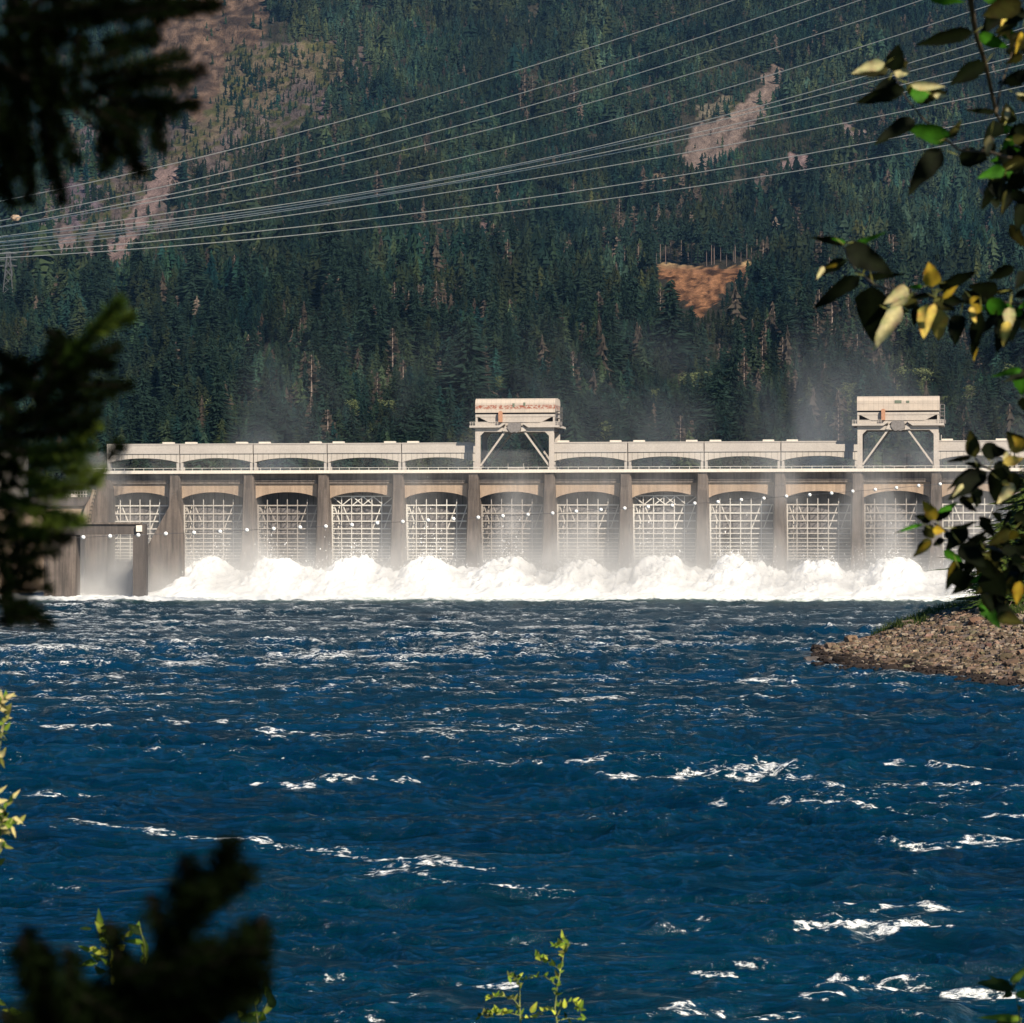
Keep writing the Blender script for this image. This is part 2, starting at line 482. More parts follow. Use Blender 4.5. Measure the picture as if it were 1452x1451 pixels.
SCREE = [  # (polygon, colour)
    ([(60, 130), (230, 150), (330, 60), (530, 55), (500, 150), (400, 190), (330, 235), (262, 290), (200, 375), (70, 375)], (0.13, 0.10, 0.09), 'thin'),
    ([(215, -40), (300, -60), (372, -40), (380, 50), (352, 75), (348, 120), (322, 165), (300, 190), (262, 160), (220, 100)], (0.155, 0.10, 0.068), 'rock'),
    ([(330, 60), (380, 70), (440, 58), (500, 70), (496, 95), (470, 120), (420, 110), (390, 150), (340, 175), (300, 200), (262, 235), (240, 262), (215, 255), (270, 190), (300, 150)], (0.15, 0.115, 0.075), 'scrub'),
    ([(236, 235), (262, 232), (250, 262), (225, 285), (210, 310), (190, 340), (172, 368), (130, 372), (118, 360), (160, 335), (185, 305), (205, 270)], (0.27, 0.19, 0.17), 'scree'),
    ([(80, 320), (105, 318), (108, 345), (102, 366), (80, 366)], (0.25, 0.18, 0.16), 'scree'),
    ([(535, 100), (560, 90), (555, 110), (538, 118)], (0.24, 0.18, 0.12), 'scree'),
    ([(1092, 92), (1112, 97), (1104, 135), (1084, 168), (1052, 198), (1014, 236), (985, 260), (963, 246), (976, 208), (984, 184), (1028, 165), (1068, 135)], (0.235, 0.175, 0.145), 'scree'),
    ([(990, 150), (1040, 138), (1050, 150), (1010, 168), (990, 175)], (0.2, 0.17, 0.12), 'scrub'),
    ([(1120, 215), (1150, 222), (1152, 245), (1128, 252), (1112, 240)], (0.27, 0.19, 0.18), 'scree'),
    ([(1190, 170), (1240, 190), (1225, 215), (1180, 200)], (0.20, 0.15, 0.14), 'scrub'),
    ([(640, 345), (672, 350), (665, 362), (640, 358)], (0.24, 0.18, 0.12), 'scree'),
    ([(686, 318), (700, 315), (690, 340), (680, 348)], (0.24, 0.16, 0.15), 'scree'),
    ([(1060, 250), (1090, 240), (1080, 275), (1060, 280)], (0.18, 0.14, 0.12), 'scrub'),
    ([(930, 245), (948, 252), (942, 262), (925, 262)], (0.24, 0.18, 0.12), 'scree'),
    ([(452, 130), (470, 125), (462, 165), (450, 170)], (0.2, 0.14, 0.14), 'scrub'),
    ([(60, 180), (130, 180), (150, 280), (110, 330), (60, 280)], (0.17, 0.13, 0.15), 'scrub'),
    ([(0, 275), (60, 270), (100, 300), (60, 330), (0, 320)], (0.17, 0.14, 0.14), 'scrub'),
]
us = np.arange(-460, 1920, 5.0); vs_ = np.concatenate([np.arange(720, 440, -4.0), np.arange(440, 340, -1.6), np.arange(340, -256, -3.2)])
U, Vv = np.meshgrid(us, vs_)
D = depth_uv(U, Vv)
D = np.maximum.accumulate(D, axis=0)                       # always rising away from the river
inb = in_poly(U + 26 * (fbm(U / 8, Vv / 8, 3, 3) - .5), Vv + 10 * (fbm(U / 7, Vv / 7, 2, 6) - .5), BLUFF)
X = (U - 726) * D / F; Z = CAMZ - (Vv - HOR) * D / F
colr = np.empty(U.shape + (3,)); colr[:] = (0.045, 0.040, 0.028)
nz = fbm(U / 26, Vv / 14, 4, 8)[..., None]
colr = colr * (0.6 + 0.9 * nz)
relief = fbm(U / 12, Vv / 9, 3, 66) - 0.5
bare = np.zeros(U.shape)
for poly, cc, kd in SCREE:
    jit = 16 * (fbm(U / 14, Vv / 10, 3, 19) - 0.5)
    m = in_poly(U + jit, Vv + 0.7 * jit, poly)
    cvar = np.array(cc) * (0.65 + 0.75 * fbm(U / 7, Vv / 10, 3, 27))[..., None]
    if kd in ('scrub', 'thin'):
        gmix = sstep(0.5, 0.65, fbm(U / 11, Vv / 7, 3, 12))[..., None]
        cvar = cvar * (1 - gmix) + np.array((0.085, 0.085, 0.03)) * gmix
    if kd == 'rock':
        crack = sstep(0.42, 0.5, fbm(U / 22, Vv / 6, 3, 43))[..., None]
        cvar = cvar * (0.45 + 0.55 * crack) * (0.6 + 0.8 * fbm(U / 5, Vv / 16, 3, 44))[..., None]
    colr[m] = cvar[m]; bare[m] = dict(scrub=0.50, thin=0.38).get(kd, 1.0)
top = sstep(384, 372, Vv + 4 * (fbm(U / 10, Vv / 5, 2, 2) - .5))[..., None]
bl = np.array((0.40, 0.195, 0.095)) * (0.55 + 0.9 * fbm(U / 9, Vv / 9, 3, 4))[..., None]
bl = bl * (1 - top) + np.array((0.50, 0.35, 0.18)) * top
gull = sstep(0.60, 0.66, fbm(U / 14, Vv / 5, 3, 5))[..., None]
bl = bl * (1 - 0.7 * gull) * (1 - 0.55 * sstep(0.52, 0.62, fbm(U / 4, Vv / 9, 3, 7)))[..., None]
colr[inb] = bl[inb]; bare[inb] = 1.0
Z = Z + relief * (6 - 3 * bare) * (D / 3000)
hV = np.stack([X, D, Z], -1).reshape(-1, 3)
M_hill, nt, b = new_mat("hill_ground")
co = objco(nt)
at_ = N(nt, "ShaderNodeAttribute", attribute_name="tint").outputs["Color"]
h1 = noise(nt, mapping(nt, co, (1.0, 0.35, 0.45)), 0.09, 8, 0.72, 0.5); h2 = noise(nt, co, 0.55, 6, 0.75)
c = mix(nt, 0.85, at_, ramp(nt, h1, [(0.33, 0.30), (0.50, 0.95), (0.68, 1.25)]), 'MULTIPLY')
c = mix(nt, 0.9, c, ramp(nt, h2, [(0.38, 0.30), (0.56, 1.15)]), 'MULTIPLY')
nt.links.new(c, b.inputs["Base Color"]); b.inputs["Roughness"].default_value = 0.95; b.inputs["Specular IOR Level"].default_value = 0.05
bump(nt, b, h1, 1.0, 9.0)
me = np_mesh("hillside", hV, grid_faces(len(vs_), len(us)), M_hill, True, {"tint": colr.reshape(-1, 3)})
if me.polygons[1000].normal.y > 0: me.flip_normals()
tag(link_mesh("hillside", me), kind='structure')
from mathutils.interpolate import poly_3d_calc
ZG = Z
def hill_point(u, v):
    """arrays u, v -> world points on the hillside mesh (bilinear)"""
    iu = np.clip((u - us[0]) / 5.0, 0, len(us) - 1.001)
    iv = np.interp(-v, -vs_, np.arange(len(vs_)))
    iv = np.clip(iv, 0, len(vs_) - 1.001)
    a = iu.astype(int); c = iv.astype(int); fu = iu - a; fv = iv - c
    def L(G): return (G[c, a] * (1 - fu) + G[c, a + 1] * fu) * (1 - fv) + (G[c + 1, a] * (1 - fu) + G[c + 1, a + 1] * fu) * fv
    return L(X), L(D), L(ZG), L(bare)

# upstream pool and shore terrain behind the dam, off to both sides
M_pool = plain("pool_water", (0.02, 0.05, 0.07), 0.2)
g = MB(); g.add([(-900, 822, 22), (900, 822, 22), (900, 1500, 22), (-900, 1500, 22)], [(0, 1, 2, 3)])
tag(g.build("pool_water", M_pool), kind='structure')
# ================================================================== TREES
def conifer_np(tiers, n, seed, rad=0.17, bare=0.06, ragged=0.35, sprays=0):
    """unit-height conifer crown: V, F(tri), shade-free"""
    rg = np.random.default_rng(seed)
    V = []; Fc = []
    for t in range(tiers):
        s = t / tiers
        zc = bare + (1 - bare) * (s ** 0.92)
        r = rad * (1 - s) ** 0.8 * rg.uniform(0.8, 1.2) + 0.008
        lift = (1 - bare) / tiers * rg.uniform(1.3, 1.9)
        cx, cyy = rg.normal(0, 0.006, 2)
        base = len(V)
        V.append((cx, cyy, min(zc + lift, 1.0 if t == tiers - 1 else zc + lift)))
        m = 2 * n
        ph = rg.uniform(0, 6.28)
        for k in range(m):
            a = ph + 2 * math.pi * k / m + rg.normal(0, 0.12)
            rr = r * (1.0 if k % 2 == 0 else 0.42) * rg.uniform(1 - ragged, 1 + ragged)
            V.append((cx + rr * math.cos(a), cyy + rr * math.sin(a), zc + rg.normal(0, 0.012) - (0.012 if k % 2 == 0 else -0.01)))
        for k in range(m):
            Fc.append((base, base + 1 + k, base + 1 + (k + 1) % m))
    for _ in range(sprays):
        s = rg.uniform(0, 1) ** 1.25 * 0.97
        a = rg.uniform(0, 6.28); r = rad * (1 - s) ** 0.8 * rg.uniform(0.55, 1.25) + 0.01
        z = bare + (1 - bare) * s
        p = np.array((r * math.cos(a), r * math.sin(a), z))
        t = np.array((math.cos(a), math.sin(a), -0.35)); w = np.array((-math.sin(a), math.cos(a), 0))
        L = rg.uniform(0.012, 0.035); b = len(V)
        V += [tuple(p - w * L * 0.4), tuple(p + w * L * 0.4), tuple(p + t * L)]
        Fc.append((b, b + 1, b + 2))
    return np.array(V), np.array(Fc)

def snag_np(seed, n=26):
    """leafless or rusty dead conifer: thin trunk with sparse twigs"""
    rg = np.random.default_rng(seed); V = []; Fc = []
    w = 0.012
    for a0 in (0, 1.57):
        b = len(V); dx, dy = math.cos(a0) * w, math.sin(a0) * w
        V += [(-dx, -dy, 0), (dx, dy, 0), (0, 0, 1)]; Fc.append((b, b + 1, b + 2))
    for i in range(n):
        s = rg.uniform(0.22, 0.97); a = rg.uniform(0, 6.28)
        L = 0.15 * (1 - s) ** 0.7 * rg.uniform(0.5, 1.2) + 0.012
        b = len(V); c, sn = math.cos(a), math.sin(a)
        V += [(0, 0, s), (0, 0, s + 0.022), (c * L, sn * L, s + rg.uniform(-0.03, 0.02))]
        V += [(c * L * 1.05, sn * L * 1.05, s + 0.03)]
        Fc.append((b, b + 1, b + 2)); Fc.append((b + 1, b + 3, b + 2))
    return np.array(V), np.array(Fc)

def broadleaf_np(seed, nl=700, clumps=11, squash=0.75):
    rg = np.random.default_rng(seed); V = []; Fc = []
    cs = []
    for i in range(clumps):
        a = rg.uniform(0, 6.28); r = rg.uniform(0.08, 0.30); z = rg.uniform(0.35, 0.85)
        cs.append((r * math.cos(a), r * math.sin(a), z, rg.uniform(0.10, 0.19)))
    for i in range(nl):
        c = cs[rg.integers(len(cs))]
        d = rg.normal(0, 1, 3); d /= np.linalg.norm(d)
        p = np.array(c[:3]) + d * c[3] * rg.uniform(0.6, 1.05) * np.array((1, 1, squash))
        t = rg.normal(0, 1, 3); t /= np.linalg.norm(t); w = np.cross(t, d); w /= max(np.linalg.norm(w), 1e-6)
        L = rg.uniform(0.018, 0.04); b = len(V)
        V += [tuple(p - w * L * .6), tuple(p + w * L * .6), tuple(p + t * L)]
        Fc.append((b, b + 1, b + 2))
    return np.array(V), np.array(Fc)

def merge_trees(variants, which, pos, hgt, wid, rot, tint):
    """all trees of a far wood as one mesh"""
    Vs, Fs, Cs = [], [], []; off = 0
    for k, (bv, bf) in enumerate(variants):
        idx = np.where(which == k)[0]
        if len(idx) == 0: continue
        c = np.cos(rot[idx])[:, None]; s = np.sin(rot[idx])[:, None]
        x = bv[None, :, 0] * c - bv[None, :, 1] * s; y = bv[None, :, 0] * s + bv[None, :, 1] * c
        z = np.repeat(bv[None, :, 2], len(idx), 0)
        h = hgt[idx][:, None]; w = (hgt[idx] * wid[idx])[:, None]
        P3 = np.stack([x * w + pos[idx, 0][:, None], y * w + pos[idx, 1][:, None], z * h + pos[idx, 2][:, None]], -1)
        nv = bv.shape[0]
        Fs.append((bf[None] + (np.arange(len(idx)) * nv)[:, None, None]).reshape(-1, 3) + off)
        Vs.append(P3.reshape(-1, 3)); Cs.append(np.repeat(tint[idx], nv, 0)); off += len(idx) * nv
    return np.vstack(Vs), np.vstack(Fs), np.vstack(Cs)

M_wood = vcol_mat("forest_foliage", "tint", 0.9, 0.35, 0.35, spec=0.03)
def leafmat(name, col, col2, nscale=0.6, trans=0.0):
    m, nt, b = new_mat(name)
    f = noise(nt, objco(nt), nscale, 3, 0.6)
    c = mix(nt, ramp(nt, f, [(0.35, 0.0), (0.65, 1.0)]), col, col2)
    oi = nt.nodes.new("ShaderNodeObjectInfo")
    c = mix(nt, 0.5, c, ramp(nt, oi.outputs["Random"], [(0.0, 0.4), (1.0, 1.0)]), 'MULTIPLY')
    nt.links.new(c, b.inputs["Base Color"]); b.inputs["Roughness"].default_value = 0.85; b.inputs["Specular IOR Level"].default_value = 0.05
    if trans:
        t = nt.nodes.new("ShaderNodeBsdfTranslucent"); nt.links.new(c, t.inputs[0])
        ms = nt.nodes.new("ShaderNodeMixShader"); ms.inputs[0].default_value = trans
        nt.links.new(b.outputs[0], ms.inputs[1]); nt.links.new(t.outputs[0], ms.inputs[2])
        nt.links.new(ms.outputs[0], nt.nodes["Material Output"].inputs[0])
    return m
M_con = leafmat("conifer_green", (0.009, 0.024, 0.021), (0.026, 0.043, 0.023), 0.25)
M_dead = leafmat("dead_needles", (0.056, 0.044, 0.034), (0.050, 0.042, 0.032), 0.4)
M_dec = leafmat("broadleaf_green", (0.10, 0.13, 0.05), (0.15, 0.16, 0.07), 0.5)
M_bark = plain("grey_bark", (0.15, 0.12, 0.10), 0.95)
M_palebark = plain("pale_bark", (0.30, 0.23, 0.19), 0.95)

BROWN = [  # zones where many trees stand dead: centre, radius x, y, share
    (600, 465, 70, 30, 0.75), (760, 145, 60, 30, 0.6), (1000, 300, 90, 35, 0.45), (880, 325, 60, 30, 0.55), (1180, 500, 90, 70, 0.6),
    (1060, 540, 40, 60, 0.5), (845, 545, 45, 35, 0.5), (940, 370, 60, 60, 0.3), (1250, 440, 60, 50, 0.4), (480, 250, 40, 60, 0.3),
    (1290, 160, 90, 60, 0.35), (700, 330, 90, 30, 0.25), (380, 520, 20, 16, 0.7), (480, 540, 60, 20, 0.35), (1230, 240, 60, 40, 0.3),
    (640, 380, 50, 30, 0.3), (1390, 560, 60, 60, 0.25), (90, 420, 120, 40, 0.12), (220, 230, 160, 100, 0.5), (420, 120, 110, 50, 0.4), (1010, 200, 80, 60, .3)]
def brown_share(u, v):
    s = np.full(np.shape(u), 0.05)
    for cx, cyy, rx, ry, sh in BROWN:
        q = ((u - cx) / rx) ** 2 + ((v - cyy) / ry) ** 2
        s = np.maximum(s, 0.65 * sh * np.exp(-q))
    return s
# scatter over the hillside
pts = []
v = 712.0
rowsU, rowsV = [], []
while v > -190:
    dd = float(np.interp(v, VK[::1], DK[::1]))
    hpx = 20 * F / dd
    cw = max(4.9, 0.22 * hpx); ch = max(4.6, 0.15 * hpx)
    uu_ = np.arange(-440, 1900, cw)
    uu_ = uu_ + RNG.uniform(-0.48, 0.48, len(uu_)) * cw
    rowsU.append(uu_); rowsV.append(v + RNG.uniform(-0.5, 0.5, len(uu_)) * ch)
    v -= ch
TU = np.concatenate(rowsU); TV = np.concatenate(rowsV)
tx, ty, tz, tb = hill_point(TU, TV)
keep = RNG.uniform(0, 1, len(TU)) > np.clip(tb * 1.0, 0, 0.94)
gap = fbm(TU / 40, TV / 18, 3, 77)
keep &= ~((gap < 0.36) & (RNG.uniform(0, 1, len(TU)) < 0.7))
# nothing grows right in front of the bluff
keep &= ~(in_poly(TU, TV, [(918, 378), (1075, 366), (1045, 394), (1032, 422), (1008, 456), (985, 458), (948, 425)]) & (RNG.uniform(0, 1, len(TU)) < 0.98))
TU, TV, tx, ty, tz = TU[keep], TV[keep], tx[keep], ty[keep], tz[keep]
n = len(TU)
H = 19.5 * np.exp(RNG.normal(0, 0.24, n)) * (0.75 + 0.5 * fbm(TU / 60, TV / 40, 2, 55))
# low trees just in front of open ground so it stays in view
bshare = brown_share(TU, TV) * (0.6 + 0.8 * fbm(TU / 16, TV / 10, 2, 57))
isb = RNG.uniform(0, 1, n) < bshare
isd = (~isb) & (TV > 560) & (RNG.uniform(0, 1, n) < np.where(TU > 1120, 0.10, 0.035) + 0.5 * np.exp(-((TU - 1395) / 45) ** 2 - ((TV - 620) / 35) ** 2))
lowb = np.zeros(n, bool)
for cx, cyy, rx, ry in ((1035, 195, 85, 105), (165, 330, 90, 80), (320, 130, 120, 130), (400, 110, 90, 60), (1135, 240, 30, 40)):
    lowb |= ((TU - cx) / rx) ** 2 + ((TV - cyy) / ry) ** 2 < 1
H = np.where(lowb, H * 0.5, H)
H = np.where(isd, H * 0.62, H)
H = H * np.interp(TV, [480, 620], [1.0, 0.80])
H = np.where(in_poly(TU, TV, [(915, 380), (1075, 366), (1040, 440), (1025, 510), (980, 510), (935, 450)]), H * 0.42, H)
wid = RNG.uniform(1.0, 1.7, n)
base_g = np.array((0.024, 0.056, 0.046)); base_y = np.array((0.060, 0.085, 0.036)); base_b = np.array((0.062, 0.048, 0.038)); base_d = np.array((0.12, 0.15, 0.06))
mixv = np.clip(RNG.normal(0.35, 0.28, n) + 0.5 * (fbm(TU / 70, TV / 50, 2, 58) - 0.5), 0, 1)[:, None]
tint = base_g * (1 - mixv) + base_y * mixv
pa = fbm(TU / 95 + 3, TV / 55, 3, 201); pb_ = fbm(TU / 28, TV / 16 + 4, 3, 202)
tint = tint * 0.40 * np.exp(RNG.normal(0, 0.26, n) + 1.5 * (pa - 0.5) + 1.3 * (pb_ - 0.5))[:, None]
tint = tint * (1 + np.outer(2.2 * (fbm(TU / 60, TV / 30, 3, 203) - 0.5), (0.75, 0.22, -0.05)))
H = H * np.exp(1.3 * (fbm(TU / 34, TV / 22, 2, 204) - 0.5))
bb = base_b * np.exp(RNG.normal(0, 0.25, n))[:, None] * np.where(RNG.uniform(0, 1, n) < 0.2, 1.5, 1.0)[:, None]
tint[isb] = bb[isb]; tint[isd] = (base_d * np.exp(RNG.normal(0, 0.2, n))[:, None])[isd]
top_px = TV - H * F / ty
vis = (TU > 118) & (TU < 1448) & (TV < 668) & (top_px < 628)
# the individually built trees: those that show largest
size = H * F / ty
def pick(mask, cnt):
    idx = np.where(mask)[0]
    return idx[np.argsort(-size[idx])[:cnt]]
pc = pick(vis & ~isb & ~isd, 290); pb = pick(vis & isb, 150); pd = pick(vis & isd, 70)
rest = np.ones(n, bool); rest[pc] = False; rest[pb] = False; rest[pd] = False
varf = [conifer_np(9, 4, s, 0.17, 0.05, 0.5) for s in range(6)] + [snag_np(50 + s) for s in range(3)] + [conifer_np(14, 4, 70 + s, 0.12, 0.2, 0.8) for s in range(2)] + [broadleaf_np(60 + s, 130, 8) for s in range(2)] + [conifer_np(22, 6, 80 + s, 0.17, 0.04, 0.6, 40) for s in range(6)]
which = RNG.integers(0, 6, n)
which = np.where(TV > 430, which + 13, which); which = np.where(isb, RNG.integers(6, 11, n), which); which = np.where(isd, RNG.integers(11, 13, n), which)
pos = np.stack([tx, ty, tz - 1.0], -1); rot = RNG.uniform(0, 6.28, n)
ri = np.where(rest)[0]
fv, ff, fc = merge_trees(varf, which[ri], pos[ri], H[ri], wid[ri], rot[ri], tint[ri])
tag(link_mesh("forest", np_mesh("forest", fv, ff, M_wood, False, {"tint": fc})), "dense dark evergreen forest covering the whole mountainside behind the dam", "forest", kind='stuff')
print("TREES", n, "forest tris", len(ff))

def trunk_me(name, mat, h=0.9, r=0.014):
    m = MB(); m.tube([(0, 0, 0), (0.004, 0, h * .5), (0, 0, h)], [r, r * .7, r * .2], 5); return m.mesh(name, mat)
con_me = []
for s in range(7):
    a, f_ = conifer_np(36, 11, 200 + s, 0.17, 0.04, 0.6, 400); con_me.append(np_mesh("crown", a, f_, M_con))
dead_me = []
for s in range(4):
    a, f_ = snag_np(300 + s, 120) if s % 2 else conifer_np(9, 4, 310 + s, 0.12, 0.15, 0.6, 120)
    dead_me.append(np_mesh("crown", a, f_, M_dead))
dec_me = []
for s in range(3):
    a, f_ = broadleaf_np(320 + s, 1100, 13); dec_me.append(np_mesh("crown", a, f_, M_dec))
tr_c = trunk_me("trunk", M_bark); tr_d = trunk_me("trunk", M_palebark, 1.0); tr_b = trunk_me("trunk", M_bark, 0.6, 0.02)
def plant(i, name, crown, trunk, label, cat, group):
    r = empty(name, (tx[i], ty[i], tz[i] - 0.5), rot[i])
    r.scale = (H[i] * wid[i], H[i] * wid[i], H[i])
    tag(r, label, cat, group)
    link_mesh("crown", crown, r); link_mesh("trunk", trunk, r)
ORD = ["first", "second", "third", "fourth", "fifth"]
def spot(i):
    t = (TU[i] - 141) / 107.8; k = int(np.clip(np.floor(t), 0, 11))
    if k < 5: w_ = "above the %s arched girder from the left" % ORD[k]
    elif k == 5: w_ = "behind the rust-stained gantry crane"
    elif k < 10: w_ = "above the %s girder right of the rusty crane" % ORD[k - 6]
    elif k == 10: w_ = "behind the clean gantry crane"
    else: w_ = "right of the clean crane"
    return w_
def rowname(i): return "low" if TV[i] > 640 else ("mid-height" if TV[i] > 600 else "higher")
for i in pc: plant(i, "fir_tree", con_me[int(which[i]) % 7], tr_c, "%s dark green fir in the forest %s" % (rowname(i), spot(i)), "fir tree", "firs on the lower slope behind the dam")
for i in pb: plant(i, "dead_conifer", dead_me[i % 4], tr_d, "%s brown dead conifer in the forest %s" % (rowname(i), spot(i)), "dead tree", "dead brown conifers on the slope")
for i in pd: plant(i, "broadleaf_tree", dec_me[i % 3], tr_b, "%s pale olive broadleaf tree %s" % (rowname(i), spot(i)), "broadleaf tree", "pale broadleaf trees behind the dam")

M_pinebark = plain("pine_bark", (0.19, 0.14, 0.12), 0.95)
# tall pines with bare trunks along the top of the bluff
pine_me = []
for s in range(3):
    a, f_ = conifer_np(10, 6, 400 + s, 0.13, 0.48, 0.5, 160); pine_me.append(np_mesh("crown", a, f_, M_con))
pt = MB(); pt.tube([(0, 0, 0), (0.003, 0, .5), (0, 0, .97)], [0.0085, 0.007, .003], 6); pine_tr = pt.mesh("trunk", M_pinebark)
rp = random.Random(5)
ps = []
for k in range(30):
    u = 862 + (k + rp.uniform(-.45, .45)) * 7.6
    vv = np.interp(u, [860, 925, 960, 1000, 1040, 1075, 1100], [374, 379, 371, 378, 377, 363, 360]) - rp.choice([0, 1, 1, 2, 4, 6])
    ps.append((u, vv))
for k, (u, vv) in enumerate(ps):
    a, d, z, _ = hill_point(np.array([u]), np.array([vv]))
    h = rp.uniform(24, 47)
    r = empty("pine_tree", (a[0], d[0], z[0] - 1), rp.uniform(0, 6)); r.scale = (h * 1.1, h * 1.1, h)
    tag(r, "tall bare-trunked pine %s" % ("left of the orange bluff" if u < 922 else "above the left half of the orange bluff" if u < 1000 else "above the right half of the orange bluff" if u < 1062 else "right of the orange bluff"), "pine tree", "tall pines above the bluff")
    link_mesh("crown", pine_me[k % 3], r); link_mesh("trunk", pine_tr, r)

# lattice tower far up on the left
M_steel = plain("galvanised_steel", (0.12, 0.12, 0.13), 0.5, 0.2)
def lattice_tower(u, v, h, label):
    a, d, z, _ = hill_point(np.array([float(u)]), np.array([float(v)]))
    t = empty("transmission_tower", (a[0], d[0], z[0])); tag(t, label, "transmission tower")
    m = MB(); w = h * 0.11
    for sx in (-1, 1):
        for sy in (-1, 1):
            m.bar((sx * w, sy * w, 0), (sx * w * .25, sy * w * .25, h), h * 0.012)
    for i in range(6):
        z0 = h * i / 6; z1 = h * (i + 1) / 6; w0 = w * (1 - .75 * i / 6); w1 = w * (1 - .75 * (i + 1) / 6)
        for sy in (-1, 1):
            m.bar((-w0, sy * w0, z0), (w1, sy * w1, z1), h * .007); m.bar((w0, sy * w0, z0), (-w1, sy * w1, z1), h * .007)
    m.build("mast", M_steel, t)
    for zz in (0.72, 0.84, 0.96):
        c = MB(); c.bar((-h * .17, 0, h * zz), (h * .17, 0, h * zz), h * .012); c.bar((-h * .17, 0, h * zz), (0, 0, h * (zz + .04)), h * .008); c.bar((h * .17, 0, h * zz), (0, 0, h * (zz + .04)), h * .008)
        c.build("crossarm", M_steel, t)
lattice_tower(12, 428, 38, "faint grey lattice pylon standing in the forest at the far left edge")
# ================================================================== THE DAM
TH = R(8.0)
DY = 800.0
cT, sT = math.cos(TH), math.sin(TH)
def lx(px, ly=0.0):
    """photo column -> position along the dam on the dam-plane offset ly"""
    k = (px - 726) / F
    return (k * (DY + ly * cT) - ly * sT) / (cT + k * sT)
def lz(py, x=0.0, ly=0.0):
    Yw = -x * sT + ly * cT + DY
    return CAMZ - (py - HOR) * Yw / F
dam = empty("spillway_dam", (0, DY, 0), -TH)
tag(dam, "long grey concrete spillway dam with arched bays and roaring gates across the river", "dam")

M_pier = concrete("pier_concrete", (0.185, 0.148, 0.125), (0.034, 0.029, 0.027), 1.0)
M_spand = concrete("tan_concrete", (0.47, 0.345, 0.245), (0.25, 0.185, 0.14), 0.8)
M_fascia = concrete("shaded_stained_concrete", (0.22, 0.18, 0.15), (0.06, 0.05, 0.048), 1.0)  # base darkened for the deck overhang's shade, with real stain streaks
M_deck = concrete("pale_concrete", (0.80, 0.73, 0.63), (0.60, 0.53, 0.45), 0.2)
M_gird = concrete("girder_concrete", (0.60, 0.54, 0.47), (0.42, 0.37, 0.33), 0.35, joint=1.36)
M_girdtop = concrete("girder_cap_concrete", (0.55, 0.50, 0.45), (0.38, 0.34, 0.31), 0.2)
M_lat = concrete("pale_gate_paint", (0.80, 0.77, 0.70), (0.38, 0.32, 0.27), 0.5, rough=0.6)
M_skin = concrete("gate_skin_steel", (0.21, 0.19, 0.19), (0.11, 0.10, 0.10), 0.8)
M_asph = plain("deck_asphalt", (0.07, 0.07, 0.07), 0.9)
M_dark = plain("dark_steel", (0.05, 0.045, 0.045), 0.8)

NP0, NP1 = -1, 14
def pier_x(k): return lx(249, -4) + k * (lx(1327, -4) - lx(249, -4)) / 10.0
S = pier_x(1) - pier_x(0)
ZD = 29.35
XL, XR = pier_x(-1) - 1.8, pier_x(NP1) + 1.8

# deck
m = MB(); m.box(XL, XR, -6.0, 13, ZD, ZD + 0.75); m.build("deck", M_deck, dam)
m = MB(); m.box(XL + .1, XR - .1, -5.3, 12.4, ZD + 0.755, ZD + 0.80); m.build("roadway", M_asph, dam)
# low rail along the deck edge
m = MB()
nx = int((XR - XL) / 2.4)
for i in range(nx):
    x = XL + 0.6 + i * 2.4; m.box(x - .05, x + .05, -5.9, -5.8, ZD + 0.75, ZD + 1.25)
m.box(XL, XR, -5.91, -5.79, ZD + 1.25, ZD + 1.35)
m.build("railing", M_lat, dam)

def pier_mesh():
    m = MB(); secs = []
    for z, w, yf in ((-4, 3.9, -10.0), (5, 3.5, -8.2), (12, 3.15, -6.8), (20, 2.9, -6.1), (25, 2.85, -5.8), (26.0, 2.75, -5.6), (ZD, 2.7, -5.5)):
        h = w / 2; c = 0.7
        secs.append((z, [(-h + .35, yf), (h - .35, yf), (h, yf + c), (h, 13), (-h, 13), (-h, yf + c)]))
    m.hprism(secs); return m.mesh("pier", M_pier)
pm = pier_mesh()
for k in range(NP0, NP1 + 1): link_mesh("pier", pm, dam, (pier_x(k), 0, 0))
# arched spandrel walls and the fascia above them
def arch_poly(x0, x1, zt, zs, zc, n=16):
    p = [(x0, zt)]
    for i in range(n + 1):
        t = i / n; p.append((x0 + (x1 - x0) * t, zs + (zc - zs) * (1 - (2 * t - 1) ** 2) ** 0.8))
    p.append((x1, zt))
    return p
hb_ = S / 2 - 1.3
m = MB(); m.prism(arch_poly(-hb_, hb_, 26.9, 23.3, 24.9), -3.4, -2.2); spm = m.mesh("arch_wall", M_spand)
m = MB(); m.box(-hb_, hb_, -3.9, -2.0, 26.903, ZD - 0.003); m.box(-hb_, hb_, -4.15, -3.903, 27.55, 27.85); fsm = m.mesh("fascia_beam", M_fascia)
m = MB(); m.box(-hb_, hb_, 4.2, 5.2, 7.5, 28.9); bwm = m.mesh("breast_wall", M_skin)
m = MB()
m.add([(-hb_, -6, -3), (hb_, -6, -3), (hb_, 2.2, 8.0), (-hb_, 2.2, 8.0), (-hb_, 12, 8), (hb_, 12, 8)], [(0, 1, 2, 3), (3, 2, 5, 4)])
sillm = m.mesh("spillway_sill", M_pier)

